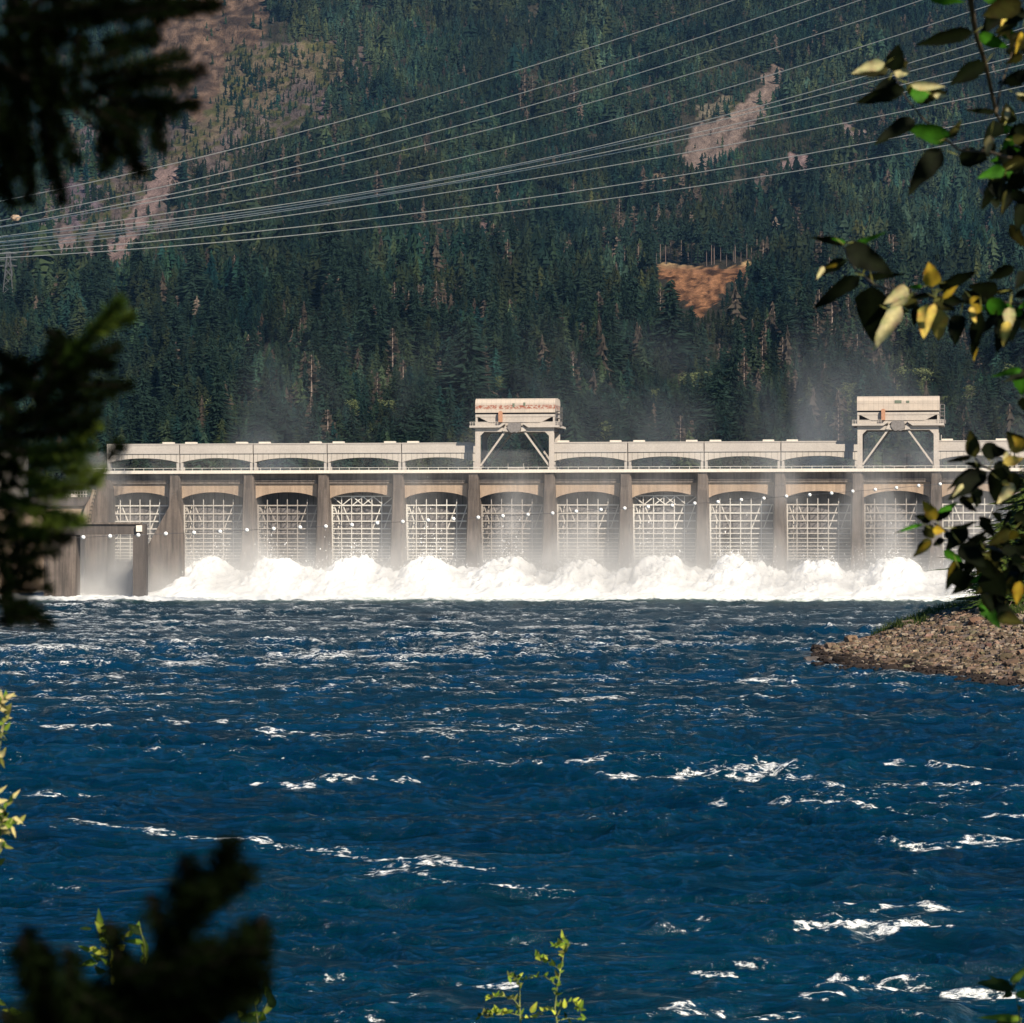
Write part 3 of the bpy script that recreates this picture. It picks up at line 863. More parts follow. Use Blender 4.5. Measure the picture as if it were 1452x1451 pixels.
M_lat2 = concrete("half_shaded_gate_paint", (0.60, 0.56, 0.50), (0.28, 0.23, 0.20), 0.5, rough=0.6)
M_lat3 = concrete("shaded_gate_paint", (0.42, 0.38, 0.34), (0.17, 0.14, 0.12), 0.5, rough=0.7)  # darker copies of the gate paint put the shade of some bays into colour
def gate_meshes(xtra, lat):
    """one lift gate: riveted truss lattice in front of its skin plate"""
    f = MB(); skin = MB()
    w = S / 2 - 1.6
    rows = [21.7, 19.75, 17.9, 16.1, 14.9, 13.75, 12.8, 11.9, 11.05, 10.3, 9.6, 8.9]
    xs = [-w + 0.4, -w + 2.3, -w + 4.75, -w + 7.2, -w + 9.7, -w + 12.1, w - 0.2]
    y0, y1 = -1.5, 0.5
    for i, z in enumerate(rows):
        t = 0.30 if i < 4 else 0.22
        f.box(-w, w, y0 - .12, y0 + .12, z - t / 2, z + t / 2)
        f.box(-w, w, y1 - .12, y1 + .12, z - t / 2, z + t / 2)
        for x in (-w + .15, w - .15): f.box(x - .12, x + .12, y0 + .12, y1 - .12, z - .12, z + .12)
        for x in xs[1:-1]: f.bar((x, y0 + .1, z), (x, y1, z), .14)
    for x in xs[1:-1]: f.box(x - .10, x + .10, y0 - .2, y0 - .123, rows[-1] - .5, 23.2 if not xtra else 23.9)
    for x in (-w, w): f.box(x - .16, x + .16, y0 - .2, y0 + .2, rows[-1] - .5, rows[0] + .2)
    for x in (-w, w): f.box(x - .16, x + .16, y1 - .2, y1 + .2, rows[-1] - .5, rows[0] + .2)
    for i in range(len(rows) - 1):
        for x in (-w, w, -w + 1.4):
            a, b_ = (y0, y1) if i % 2 else (y1, y0)
            f.bar((x, a, rows[i]), (x, b_, rows[i + 1]), .2)
    for a, b_, za, zb in ((-w + .4, -w + 2.3, 21.6, 16.1), (-w + 2.6, -w + 4.75, 21.6, 16.1), (w - .5, w - 2.4, 21.6, 16.1), (w - 3.1, w - 5.2, 21.6, 16.1)):
        f.bar((a, y0 + .35, za), (b_, y0 + .35, zb), .24)
    if xtra:
        f.box(-w, w, y0 - .12, y0 + .12, 23.75, 24.0)
        n_ = 6
        for i in range(n_):
            a = -w + 2 * w * i / n_; b_ = -w + 2 * w * (i + 1) / n_
            f.bar((a, y0, 21.8 if i % 2 else 23.8), (b_, y0, 23.8 if i % 2 else 21.8), .22)
            if 1 < i < 4: f.bar((a, y0 + .1, 23.8 if i % 2 else 21.8), (b_, y0 + .1, 21.8 if i % 2 else 23.8), .22)
    skin.box(-w, w, .75, .9, 8.6, 21.2)
    for z in rows[3:]: skin.box(-w, w, .6, .747, z - .35, z - .18)
    return f.mesh("truss_lattice", lat), skin.mesh("skin_plate", M_skin)
gA = gate_meshes(False, M_lat); gB = gate_meshes(True, M_lat); gC = gate_meshes(False, M_lat2); gD = gate_meshes(False, M_lat3)
GATES = {-1: gA, 0: gC, 1: gD, 2: gB, 3: gA, 4: gD, 5: gC, 6: gB, 7: gA, 8: gC, 9: gD, 10: gA}
cab = MB()
for x in (-5.9, -3.0, -0.6, 1.8, 4.3, 5.6): cab.tube([(x, 1.0, 21.7), (x, 1.0, 28.8)], 0.07, 5)
cabm = cab.mesh("hoist_cables", M_dark)
for k in range(NP0, NP1):
    xc = (pier_x(k) + pier_x(k + 1)) / 2
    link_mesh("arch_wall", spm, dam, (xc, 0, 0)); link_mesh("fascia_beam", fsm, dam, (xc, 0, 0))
    link_mesh("breast_wall", bwm, dam, (xc, 0, 0)); link_mesh("spillway_sill", sillm, dam, (xc, 0, 0))
    gm = GATES.get(k, gC)
    ge = empty("gate", (xc, 0, 0), 0, dam)
    link_mesh("truss_lattice", gm[0], ge); link_mesh("skin_plate", gm[1], ge); link_mesh("hoist_cables", cabm, ge)

# arched girders standing on the deck, missing where the gantries stand
ZT = 36.75
def girder_mesh():
    w = S / 2 - 0.12
    m = MB()
    m.prism(arch_poly(-w, w, 34.3, 32.05, 33.25, 20), 0.25, 2.9)
    p = m.mesh("arched_panel", M_gird)
    c = MB(); c.box(-w, w, 0.0, 3.1, 34.303, ZT); c.box(-w - .002, w + .002, -.12, 3.2, ZT - .25, ZT + .003); 
    cap = c.mesh("cap_beam", M_girdtop)
    l = MB()
    for s in (-1, 1):
        for yy in (0.5, 2.2):
            xa, xb = sorted((s * (w - .08), s * (w - .68))); l.box(xa, xb, yy - .28, yy + .28, ZD + .80, 32.05)
    legm = l.mesh("posts", M_girdtop)
    b1 = MB(); b1.box(-1.3, 1.3, 0.3, 2.4, ZT + .005, ZT + .40); 
    return p, cap, legm, b1.mesh("hatch_box", M_deck), w
gp, gc, gl, gh, gw = girder_mesh()
for k in range(NP0, NP1):
    if k in (4, 9): continue
    xc = (pier_x(k) + pier_x(k + 1)) / 2
    e = empty("arched_girder", (xc, 0, 0), 0, dam)
    link_mesh("arched_panel", gp, e); link_mesh("cap_beam", gc, e); link_mesh("posts", gl, e)
    if k > -1: link_mesh("hatch_box", gh, e, (-gw + 2.5, 0, 0))
    if k not in (3, 8): link_mesh("hatch_box", gh, e, (gw - 2.9, 0, 0))
# small fittings on the deck
m = MB()
for k in range(0, NP1):
    for q in (0.3, 0.62):
        if (k * 7 + int(q * 10)) % 3: continue
        x = pier_x(k) + q * S; m.box(x - .05, x + .05, 5.0, 5.1, ZD + .8, ZD + 4.6)
m.build("lamp_posts", M_dark, dam)

# ---------------------------------------------------------------- gantry cranes
def rust_panel(name, rusty):
    m, nt, b = new_mat(name)
    co = objco(nt)
    sp = nt.nodes.new("ShaderNodeSeparateXYZ"); nt.links.new(co, sp.inputs[0])
    base = mix(nt, ramp(nt, noise(nt, co, 0.5, 4), [(0.3, 0), (0.7, 1)]), (0.54, 0.455, 0.375), (0.44, 0.375, 0.315))
    fx = math_n(nt, 'FRACT', math_n(nt, 'DIVIDE', sp.outputs[0], 1.15)); fz = math_n(nt, 'FRACT', math_n(nt, 'DIVIDE', math_n(nt, 'SUBTRACT', sp.outputs[2], 0.35), 1.65))
    ln = math_n(nt, 'MINIMUM', ramp(nt, fx, [(0.0, 0.35), (0.09, 1.0)]), ramp(nt, fz, [(0.0, 0.3), (0.07, 1.0)]))
    c = mix(nt, 0.55, base, ln, 'MULTIPLY')
    rn = noise(nt, mapping(nt, co, (1.0, 1.0, 1.6)), 1.6, 5, 0.7)
    band = ramp(nt, math_n(nt, 'DIVIDE', math_n(nt, 'SUBTRACT', sp.outputs[2], 13.6), 3.6), [(0.0, 0.0), (0.18, 0.0), (0.30, 1.0), (0.46, 1.0), (0.55, 0.0)])
    if rusty: rs = math_n(nt, 'MULTIPLY', ramp(nt, rn, [(0.42, 0.0), (0.55, 1.0)]), band)
    else: rs = math_n(nt, 'MULTIPLY', ramp(nt, rn, [(0.60, 0.0), (0.72, 0.8)]), 0.6)
    c = mix(nt, rs, c, (0.28, 0.085, 0.05))
    nt.links.new(c, b.inputs["Base Color"]); b.inputs["Roughness"].default_value = 0.6; b.inputs["Specular IOR Level"].default_value = 0.25
    return m
M_crane = concrete("crane_paint", (0.56, 0.50, 0.44), (0.40, 0.35, 0.31), 0.5)
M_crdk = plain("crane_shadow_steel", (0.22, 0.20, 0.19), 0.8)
M_orange = plain("orange_primer", (0.50, 0.26, 0.16), 0.7)
M_green = plain("green_faded_plate", (0.17, 0.20, 0.15), 0.8)
def gantry(xc, rusty, label):
    """local frame: x along the dam, z up from the deck"""
    g = empty("gantry_crane", (0, 0, 0)); g.rotation_euler = (0, 0, -TH)
    base = Matrix.Rotation(-TH, 4, 'Z') @ Vector((xc, 0, 0)); g.location = (base.x, DY + base.y, ZD + 0.80)
    tag(g, label, "gantry crane", "gantry cranes on the dam")
    h = 9.75; yf, yb = -3.6, 7.4; w = 9.45
    for y in (yf, yb):
        for s in (-1, 1):
            l = MB(); xo = s * w; xi = s * (w - 1.15)
            a, b_ = min(xo, xi), max(xo, xi)
            l.box(a, b_, y, y + 1.1, 0.0, 9.0)
            pl = [(xi, 8.0), (xi - s * 1.0, 9.0), (xi, 9.0)] if s > 0 else [(xi, 8.0), (xi, 9.0), (xi - s * 1.0, 9.0)]
            if s > 0: pl = pl[::-1]
            l.prism(pl, y + .02, y + 1.08)
            l.box(a - .25, b_ + .25, y - .3, y + 1.4, 0.0, 0.55)
            l.build("leg", M_crane, g)
        b1 = MB(); b1.bar((-w + 1.2, y + .5, 0.9), (-2.3, y + .5, 9.1), .48, .42); b1.bar((w - 1.2, y + .5, 0.9), (2.3, y + .5, 9.1), .48, .42); b1.build("brace", M_crane, g)
        b2 = MB(); b2.box(-w, w, y, y + 1.1, 9.003, 9.95); b2.build("portal_beam", M_crane, g)
    for s in (-1, 1):
        b3 = MB(); a, b_ = sorted((s * w, s * (w - .9))); b3.box(a, b_, yf + 1.1, yb, 9.1, 9.9); b3.box(a + .1, b_ - .1, yf + 1.3, yb - .2, 0.6, 1.2); b3.build("side_beam", M_crdk, g)
    # walkway with a kinked dip around the hub
    p = MB()
    for s in (-1, 1):
        pts = [(s * 10.7, 10.0), (s * 3.4, 10.0), (s * 2.3, 10.75), (s * 2.3, 11.1), (s * 3.7, 10.5), (s * 10.7, 10.5)]
        if s > 0: pts = pts[::-1]
        p.prism(pts, yf - 1.0, yf + 1.2)
        for i in range(12):
            x = s * (3.9 + i * 0.6); p.box(x - .05, x + .05, yf - 1.0, yf - .9, 10.5, 11.25)
        a, b_ = sorted((s * 3.7, s * 10.7)); p.box(a, b_, yf - 1.01, yf - .89, 11.25, 11.36); p.box(a, b_, yf - 1.0, yf - .92, 10.85, 10.93)
        a, b_ = sorted((s * 9.6, s * 10.7)); p.box(a, b_, yf + 1.2, yb + 1.2, 10.0, 10.5)
    p.box(-10.7, 10.7, yb + .2, yb + 2.2, 10.0, 10.5)
    p.build("walkway", M_crane, g)
    hub = MB(); hub.prism([(-1.1, 9.0), (-.6, 8.75), (0, 8.95), (.6, 8.75), (1.1, 9.0), (1.7, 9.9), (1.35, 11.15), (-1.35, 11.15), (-1.7, 9.9)], yf - .6, yf + 1.15)
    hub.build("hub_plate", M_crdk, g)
    for s in (-1, 1):
        gs = MB(); pts = [(s * 1.5, 9.0), (s * 2.9, 9.2), (s * 2.2, 10.4), (s * 1.72, 10.0)]
        if s < 0: pts = pts[::-1]
        gs.prism(pts, yf - .35, yf + .9); gs.build("gusset", M_crane, g)
    # lower machine band with scooped ends
    lb = MB(); W = 9.55
    poly = [(-W, 13.2), (-W, 12.7)]
    poly += [(-W + .3, 12.65), (-W + .35, 11.3)]
    lb.prism([(-W, 12.6), (-W, 13.2), (W, 13.2), (W, 12.6)][::-1], -2.6, 7.6)
    pts = [(-W + .25, 12.6), (-W + 1.0, 12.45), (-W + 2.0, 11.95), (-W + 2.8, 11.55), (-W + 3.6, 11.3), (W - 3.6, 11.3), (W - 2.8, 11.55), (W - 2.0, 11.95), (W - 1.0, 12.45), (W - .25, 12.6)]
    lb.prism(pts, -2.5, 7.5)
    for s in (-1, 1):
        a, b_ = sorted((s * W, s * (W - .45))); lb.box(a, b_, -2.5, -1.6, 10.5, 12.6); lb.box(a, b_, 6.6, 7.5, 10.5, 12.6)
    lb.box(-W, W, -2.3, 7.3, 10.5, 11.3)
    lb.build("machine_band", M_crane, g)
    dk = MB(); dk.box(-W + .5, W - .5, -1.0, 6.2, 11.3, 12.6); dk.build("machinery", M_dark, g)
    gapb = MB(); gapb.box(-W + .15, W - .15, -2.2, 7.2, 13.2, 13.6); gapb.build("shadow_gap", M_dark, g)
    hs = MB(); prof = [(-2.6, 13.6), (-2.6, 15.9), (-2.2, 16.6), (-1.4, 17.0), (2.5, 17.15), (6.4, 17.0), (7.2, 16.6), (7.6, 15.9), (7.6, 13.6)]
    n = len(prof); Wd = 9.6
    vs = [(-Wd, y, z) for y, z in prof] + [(Wd, y, z) for y, z in prof]
    fs = [tuple(range(n)), tuple(range(2 * n - 1, n - 1, -1))] + [(i + n, (i + 1) % n + n, (i + 1) % n, i) for i in range(n)]
    hs.add(vs, fs); hs.build("machine_house", rust_panel("house_panels_rusty" if rusty else "house_panels", rusty), g)
    tk = MB(); tk.box(-3.9, -3.0, -3.5, -2.62, 11.35, 13.75); tk.box(-3.75, -3.15, -3.4, -2.7, 13.75, 13.95); tk.build("orange_cabinet", M_orange, g)
    if not rusty:
        pl = MB(); pl.box(-.8, .8, -2.68, -2.602, 15.3, 16.0); pl.box(1.9, 2.6, -2.68, -2.602, 15.35, 15.9); pl.build("faded_plate", M_green, g)
    else:
        pl = MB(); pl.box(-.6, -.1, -2.68, -2.602, 14.9, 15.8); pl.box(2.0, 2.5, -2.68, -2.602, 15.2, 16.0); pl.build("faded_plate", M_green, g)
    st = MB()
    for i in range(9): st.box(9.9, 10.5, -2.0 + .25 * i, -1.8 + .25 * i, 10.6 + .35 * i, 10.68 + .35 * i)
    for z in (10.5, 12.2, 13.9):
        st.box(9.7, 10.9, -2.4, 1.4, z, z + .1)
    for x in (9.8, 10.8):
        for y in (-2.4, 1.3): st.box(x - .06, x + .06, y - .06, y + .06, 10.5, 15.0)
    st.box(9.75, 10.85, -2.45, -2.35, 14.9, 15.0); st.box(9.75, 10.85, -2.45, -2.35, 13.2, 13.3)
    st.box(9.7, 11.1, -2.5, -1.3, 10.5, 11.4)
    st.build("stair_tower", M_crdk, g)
    tr = MB(); tr.box(-1.8, 1.8, -1.5, 1.5, .30, .62); tr.box(-1.9, -1.8, -1.5, -1.4, .3, 1.5); tr.box(1.8, 1.9, -1.5, -1.4, .3, 1.5); tr.box(-1.9, 1.9, -.2, .2, 0.0, .3)
    tr.build("lifting_beam", M_crdk if not rusty else M_girdtop, g)
    mast = MB(); mast.box(9.95, 10.05, 3, 3.1, -0.0, 8.0); mast.build("light_mast", M_lat, g)
gantry((pier_x(4) + pier_x(5)) / 2 + 0.6, True, "gantry crane straddling the middle of the dam, rust-red stains along its machine house")
gantry((pier_x(9) + pier_x(10)) / 2 + 0.3, False, "clean grey-panelled gantry crane standing on the dam behind the leafy branch")

# ---------------------------------------------------------------- marker line with white balls
BALLS = [(118, 762), (156, 760.5), (196, 759), (235, 757), (275, 755.6), (312, 754), (350, 752), (388, 750), (425.5, 748), (462, 746.6), (499, 744.6), (535, 742), (571, 740), (607, 738),
         (643, 736), (678, 734), (713, 732), (748.5, 730), (783.5, 728), (817, 725.5), (852, 723), (885.7, 721), (919, 719), (953, 717), (985, 714), (1018, 712), (1051, 709), (1083, 707),
         (1115, 704), (1148, 702), (1179, 699.6), (1209, 697), (1241, 694.5), (1271, 692), (1302.5, 689), (1333, 686.7), (1363, 684), (1392.6, 682), (1422, 679.5), (1451, 677), (1480, 674.5), (1508, 672)]
M_ball = plain("white_ball", (0.88, 0.87, 0.84), 0.4, 0, 0.05)
M_wire = plain("thin_dark_cable", (0.09, 0.09, 0.10), 0.6)
def ballY(px): return 1 / np.interp(px, [0, 1500], [1 / 520.0, 1 / 655.0])
ml = empty("marker_cable", P(118, 762, ballY(118))); tag(ml, "thin dark cable strung with round white marker balls in front of the gates", "marker cable")
bp = [P(80, 763.2, ballY(80))] + [P(x, y, ballY(x)) for x, y in BALLS] + [P(1800, 640, ballY(1800))]
bp = [P(-300, 775, ballY(-300))] + bp
m = MB(); m.tube([p - ml.location for p in bp], 0.035, 4); m.build("cable", M_wire, ml)
import bmesh
bm = bmesh.new(); bmesh.ops.create_uvsphere(bm, u_segments=14, v_segments=9, radius=0.34); ball_me = bpy.data.meshes.new("marker_ball"); bm.to_mesh(ball_me); bm.free()
ball_me.polygons.foreach_set("use_smooth", [True] * len(ball_me.polygons)); ball_me.materials.append(M_ball)
for p in bp[2:-1]: link_mesh("marker_ball", ball_me, ml, p - ml.location)

# ---------------------------------------------------------------- power lines
XS = [-350, 0, 350, 726, 1120, 1452, 1800]
LINES = [
    ([345, 286, 206, 103.5, -28, -150, -290], "uppermost power cable, highest where it leaves the top of the picture"),
    ([373, 313.5, 237, 136.5, 10, -110, -245], "second power cable from the top, carrying a small pale marker near the left edge"),
    ([377, 323, 251, 157, 36.6, -85, -215], "third power cable from the top, reaching the upper edge right of the middle"),
    ([374, 324.5, 259, 175, 65, -52, -170], "fourth power cable from the top, thicker and paler than the ones above it"),
    ([379, 336, 284.6, 205, 101, -10, -120], "fifth power cable from the top, alone above the tight middle bundle"),
    ([374, 337.5, 297, 234, 140, 39, -68], "topmost cable of the tight bundle that crosses mid-picture"),
    ([372, 344, 299.5, 237.5, 146, 57, -40], "second cable of the tight middle bundle"),
    ([368, 345, 304.5, 241, 161, 76, -10], "third cable of the tight middle bundle"),
    ([366, 350, 306.5, 244, 169, 90, 2], "lowest cable of the tight middle bundle"),
    ([380, 355, 313, 258, 191.5, 121, 40], "power cable just beneath the tight middle bundle"),
    ([376, 361, 328, 285, 224, 158, 80], "next-to-lowest power cable, above the lowest across the slope"),
    ([378, 367, 339, 300.5, 245, 185, 110], "lowest power cable, passing nearest above the orange bluff"),
]
M_line = plain("bright_aluminium_cable", (0.78, 0.73, 0.62), 0.4, 0.0, 0.05)
def cub(xs, ys, x):
    """smooth interpolation"""
    A = np.polyfit(np.array(xs) / 1000.0, ys, 4); return np.polyval(A, np.array(x) / 1000.0)
for ys, lab in LINES:
    xs = np.linspace(-330, 1780, 44); yv = cub(XS, ys, xs)
    Yd = 1 / np.interp(xs, [-330, 1780], [1 / 1250.0, 1 / 420.0])
    pp = [P(a, b_, c_) for a, b_, c_ in zip(xs, yv, Yd)]
    o = empty("power_line", pp[0]); tag(o, lab, "power cable", "power cables across the river")
    m = MB(); m.tube([p - pp[0] for p in pp], [0.11 * c_ / 1000 + 0.01 for c_ in Yd], 5); m.build("wire", M_line, o)
    if "marker near" in lab:
        q = P(22, 309, 1 / np.interp(22, [-330, 1780], [1 / 1250.0, 1 / 420.0]))
        bm = bmesh.new(); bmesh.ops.create_icosphere(bm, subdivisions=2, radius=1.0); mm = bpy.data.meshes.new("cable_marker")
        for vtx in bm.verts: vtx.co = Vector((vtx.co.x * 1.6, vtx.co.y * 1.0, vtx.co.z * 0.95)) * random.uniform(.85, 1.15)
        bm.to_mesh(mm); bm.free(); mm.materials.append(M_spand); link_mesh("cable_marker", mm, o, q - pp[0])

# ---------------------------------------------------------------- fishway at the left end
fw = empty("fishway_entrance", P(150, 845, 772)); tag(fw, "dark concrete fishway portal standing in the spray at the left end of the dam", "fishway")
def fb(name, px0, px1, py0, py1, Y0, Y1, mat, par=None):
    m = MB(); a = P(px0, py1, Y0); b_ = P(px1, py0, Y0); m.box(a.x, b_.x, Y0, Y1, a.z, b_.z)
    o = m.build(name, mat, par or fw)
    for vtx in o.data.vertices: vtx.co -= (par or fw).location
    return o
M_fdark = concrete("dark_wet_concrete", (0.13, 0.11, 0.10), (0.05, 0.045, 0.043), 0.9)
fb("lintel", 60, 206, 743, 758, 770, 774, M_fdark)
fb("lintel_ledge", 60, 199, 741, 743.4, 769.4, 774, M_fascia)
fb("pier", 188.5, 206, 758.5, 850, 770, 776, M_fdark)
fb("wall", 62, 108, 758.5, 850, 770.5, 778, M_pier)
fb("gauge_box", 193, 201, 745, 754, 769.0, 769.9, M_deck)
# sloping training wall from the first pier down to the portal
tw = MB(); Y0, Y1 = 772, 792
def wl(px, py, Y): return P(px, py, Y)
prof = [(206, 850), (262, 850), (262, 760), (250, 700), (245, 702), (240, 718), (206, 780)]
n = len(prof); vs = [P(a, b_, 784) for a, b_ in prof] + [P(a, b_, 793) for a, b_ in prof]
vs = [v_ - fw.location for v_ in vs]
prof2 = [(P(a, b_, 784)) for a, b_ in prof]
tw.add(vs, [tuple(range(n)), tuple(range(2 * n - 1, n - 1, -1))] + [((i + 1) % n, i, i + n, (i + 1) % n + n) for i in range(n)])
tw.build("training_wall", M_pier, fw)
# rough stair wall and abutment left of the dam
ab = empty("abutment_wall", P(120, 800, 796)); tag(ab, "stepped weathered abutment wall sloping down left of the first dam pier", "abutment")
def fa_(name, prof, Y0, Y1, mat):
    m = MB(); n = len(prof); vs = [P(a, b_, Y0) - ab.location for a, b_ in prof] + [P(a, b_, Y0) + Vector((0, Y1 - Y0, 0)) - ab.location for a, b_ in prof]
    m.add(vs, [tuple(range(n)), tuple(range(2 * n - 1, n - 1, -1))] + [((i + 1) % n, i, i + n, (i + 1) % n + n) for i in range(n)])
    return m.build(name, mat, ab)
fa_("sloping_wall", [(118, 850), (152, 850), (152, 692), (148, 680), (140, 684), (134, 712), (122, 742)], 796, 815, M_pier)
M_rough = concrete("rubble_masonry", (0.45, 0.38, 0.30), (0.13, 0.08, 0.06), 1.0)
sw = [(112, 745), (123, 745)]
for i in range(9):
    t = i / 9; x = 123 + 11.5 * t; y = 745 - 49 * t; sw += [(x, y - 5.4), (x + 1.2, y - 5.4)]
sw += [(131, 694), (128, 706), (122, 716), (118, 728)]
fa_("stepped_wall", sw, 792, 795.9, M_rough)
# low block with a railing and its tan base, further left
lk = empty("lock_block", P(60, 800, 805)); tag(lk, "low dark-topped concrete block with a white railing at the far left behind the fir bough", "concrete block")
def lb_(name, px0, px1, py0, py1, Y0, Y1, mat):
    m = MB(); a = P(px0, py1, Y0) - lk.location; b_ = P(px1, py0, Y0) - lk.location; m.box(a.x, b_.x, a.y, a.y + Y1 - Y0, a.z, b_.z); return m.build(name, mat, lk)
lb_("dark_slab", -60, 126, 705, 717, 803, 830, M_fdark)
lb_("base", -60, 128, 717.1, 860, 804, 830, M_spand)
m = MB()
for i in range(16):
    a = P(62 + i * 4, 705, 803.5) - lk.location; m.box(a.x - .06, a.x + .06, a.y, a.y + .12, a.z, a.z + 1.5)
for z in (.7, 1.5):
    a = P(62, 705, 803.5) - lk.location; b_ = P(124, 705, 803.5) - lk.location; m.box(a.x, b_.x, a.y, a.y + .1, a.z + z - .12, a.z + z)
m.build("railing", M_lat, lk)
lb_("white_cabinet", 100, 108, 700.5, 705, 803.2, 805, M_deck)
# tan powerhouse end seen past the bough
ph = empty("powerhouse", P(-30, 700, 860)); tag(ph, "tan concrete powerhouse corner at the left edge behind the fir bough", "powerhouse")
m = MB(); a = P(-260, 705, 850) - ph.location; b_ = P(16, 640, 850) - ph.location
m.box(a.x, b_.x, a.y, a.y + 30, a.z - 25, b_.z); m.build("wall", M_gird, ph)
m = MB(); m.box(a.x, b_.x + .5, a.y - .5, a.y + 30.5, b_.z + .003, b_.z + 1.0); m.build("roof", M_girdtop, ph)
for i in range(7):
    m = MB(); x = b_.x - 4 - i * 6.5; m.box(x - 1.4, x + 1.4, a.y - .06, a.y - .003, b_.z - 7.5, b_.z - 2); m.build("window", M_dark, ph)

# ---------------------------------------------------------------- white water below the gates
x0w, x1w = lx(30, -20), XR + 2
nxw, nyw = 1150, 190
gx = np.linspace(x0w, x1w, nxw); gy = np.linspace(3.0, -62.0, nyw)
GX, GY = np.meshgrid(gx, gy)
ph_ = (GX - pier_x(0)) / S; kbay = np.floor(ph_); fr = ph_ - kbay - 0.5         # -0.5..0.5 inside a bay
bayamp = 0.92 + 0.26 * (_hash(kbay.astype(np.int64), kbay.astype(np.int64) * 0 + 3, 5))
shape = np.clip(1 - np.abs(fr / 0.50) ** 3.0, 0, 1)
yy = -GY
wob = 0.10 * (fbm(GX / 2.2, GY / 3, 3, 101) - 0.5)
g1 = sstep(-3, 6, yy) * (1 - sstep(15, 44, yy))
inside = sstep(2.5, 10, yy)
between = 0.80 * sstep(3, 9, yy)
env = np.maximum(shape, np.clip(between, 0, 1) * (0.85 + 0.25 * (fbm(GX / 5, GY / 5, 2, 8) - .5)))
hgt = 7.4 * g1 * env * bayamp
lump = fbm(GX / 3.4, GY / 3.0, 3, 111, 0.5) - 0.5
lump2 = ridged(GX / 1.3, GY / 1.3, 131, 3)
leftend = sstep(lx(205, -20), lx(285, -20), GX)
hgt = hgt * (0.12 + 0.88 * leftend)
ZW = hgt + (1.2 + 0.34 * hgt) * lump + 0.9 * sstep(0, 5, hgt) * (fbm(GX / 1.0, GY / 1.6, 3, 171) - 0.5) + 0.18 * lump2 * (0.3 + 0.08 * hgt) + 0.15
ZW = ZW * (1 - sstep(46, 60, yy) * 0.9) - 0.9 * sstep(50, 62, yy)
edge = (GX < x0w + 1) 
ZW = np.where(edge, -1, ZW)
M_foam, nt, b = new_mat("white_water")
co = objco(nt)
f1 = noise(nt, co, 0.9, 6, 0.7); f2 = noise(nt, co, 0.22, 4, 0.6)
sp_ = nt.nodes.new("ShaderNodeSeparateXYZ"); nt.links.new(co, sp_.inputs[0])
yv_ = ramp(nt, math_n(nt, 'DIVIDE', math_n(nt, 'ADD', math_n(nt, 'MULTIPLY', sp_.outputs[1], -1.0), math_n(nt, 'MULTIPLY', f2, 16.0)), 70.0), [(0.62, 0.0), (0.92, 1.0)])
green = math_n(nt, 'MULTIPLY', yv_, ramp(nt, f1, [(0.35, 1.0), (0.6, 0.2)]))
c = mix(nt, green, mix(nt, ramp(nt, f1, [(0.3, 0), (0.6, 1)]), (0.92, 0.91, 0.88), (0.97, 0.97, 0.96)), (0.13, 0.22, 0.14))
nt.links.new(c, b.inputs["Base Color"]); b.inputs["Roughness"].default_value = 0.95; b.inputs["Specular IOR Level"].default_value = 0.1
b.inputs["Subsurface Weight"].default_value = 0.0
bump(nt, b, f1, 0.25, 0.2)
me = np_mesh("white_water", np.stack([GX, GY, ZW], -1).reshape(-1, 3), grid_faces(nyw, nxw), M_foam, True)
if me.polygons[5].normal.z < 0: me.flip_normals()
wwo = link_mesh("white_water", me); wwo.location = dam.location; wwo.rotation_euler = dam.rotation_euler
tag(wwo, "billowing white water boiling out below the spillway gates", "white water", kind='stuff')

# torn spray thrown up off the white water
nd_ = 120000
dx_ = RNG.uniform(0, nxw - 1.01, nd_).astype(int); dyi = RNG.uniform(0, nyw - 1.01, nd_).astype(int)
zz_ = ZW[dyi, dx_]; yyv = -GY[dyi, dx_]
kp = (yyv > 3) & (yyv < 40) & (RNG.uniform(0, 1, nd_) < np.clip(zz_ / 8, 0.05, 1))
dx_, dyi, zz_ = dx_[kp], dyi[kp], zz_[kp]; nd_ = len(dx_)
px_ = GX[dyi, dx_] + RNG.normal(0, .5, nd_); py_ = GY[dyi, dx_] + RNG.normal(0, .6, nd_)
burst = 0.35 + 2.6 * np.clip(fbm(px_ / 2.6, py_ / 6, 3, 181) - 0.42, 0, 1) * 3
pz_ = zz_ + RNG.exponential(1.0, nd_) * burst * (0.22 + 0.085 * np.clip(zz_, 0, 9))
sz_ = RNG.uniform(0.03, 0.11, nd_)
tet = RNG.normal(0, 1, (nd_, 3, 3)) * sz_[:, None, None] * np.array((1, 1, 1.7))
dV = (np.stack([px_, py_, pz_], -1)[:, None, :] + tet).reshape(-1, 3)
M_drop = plain("spray_drops", (0.95, 0.95, 0.94), 0.9, 0, 0.0)
dro = link_mesh("spray_drops", np_mesh("spray_drops", dV, np.arange(len(dV)).reshape(-1, 3), M_drop)); dro.location = dam.location; dro.rotation_euler = dam.rotation_euler
tag(dro, "torn white spray flying off the boiling water below the gates", "spray", kind='stuff')

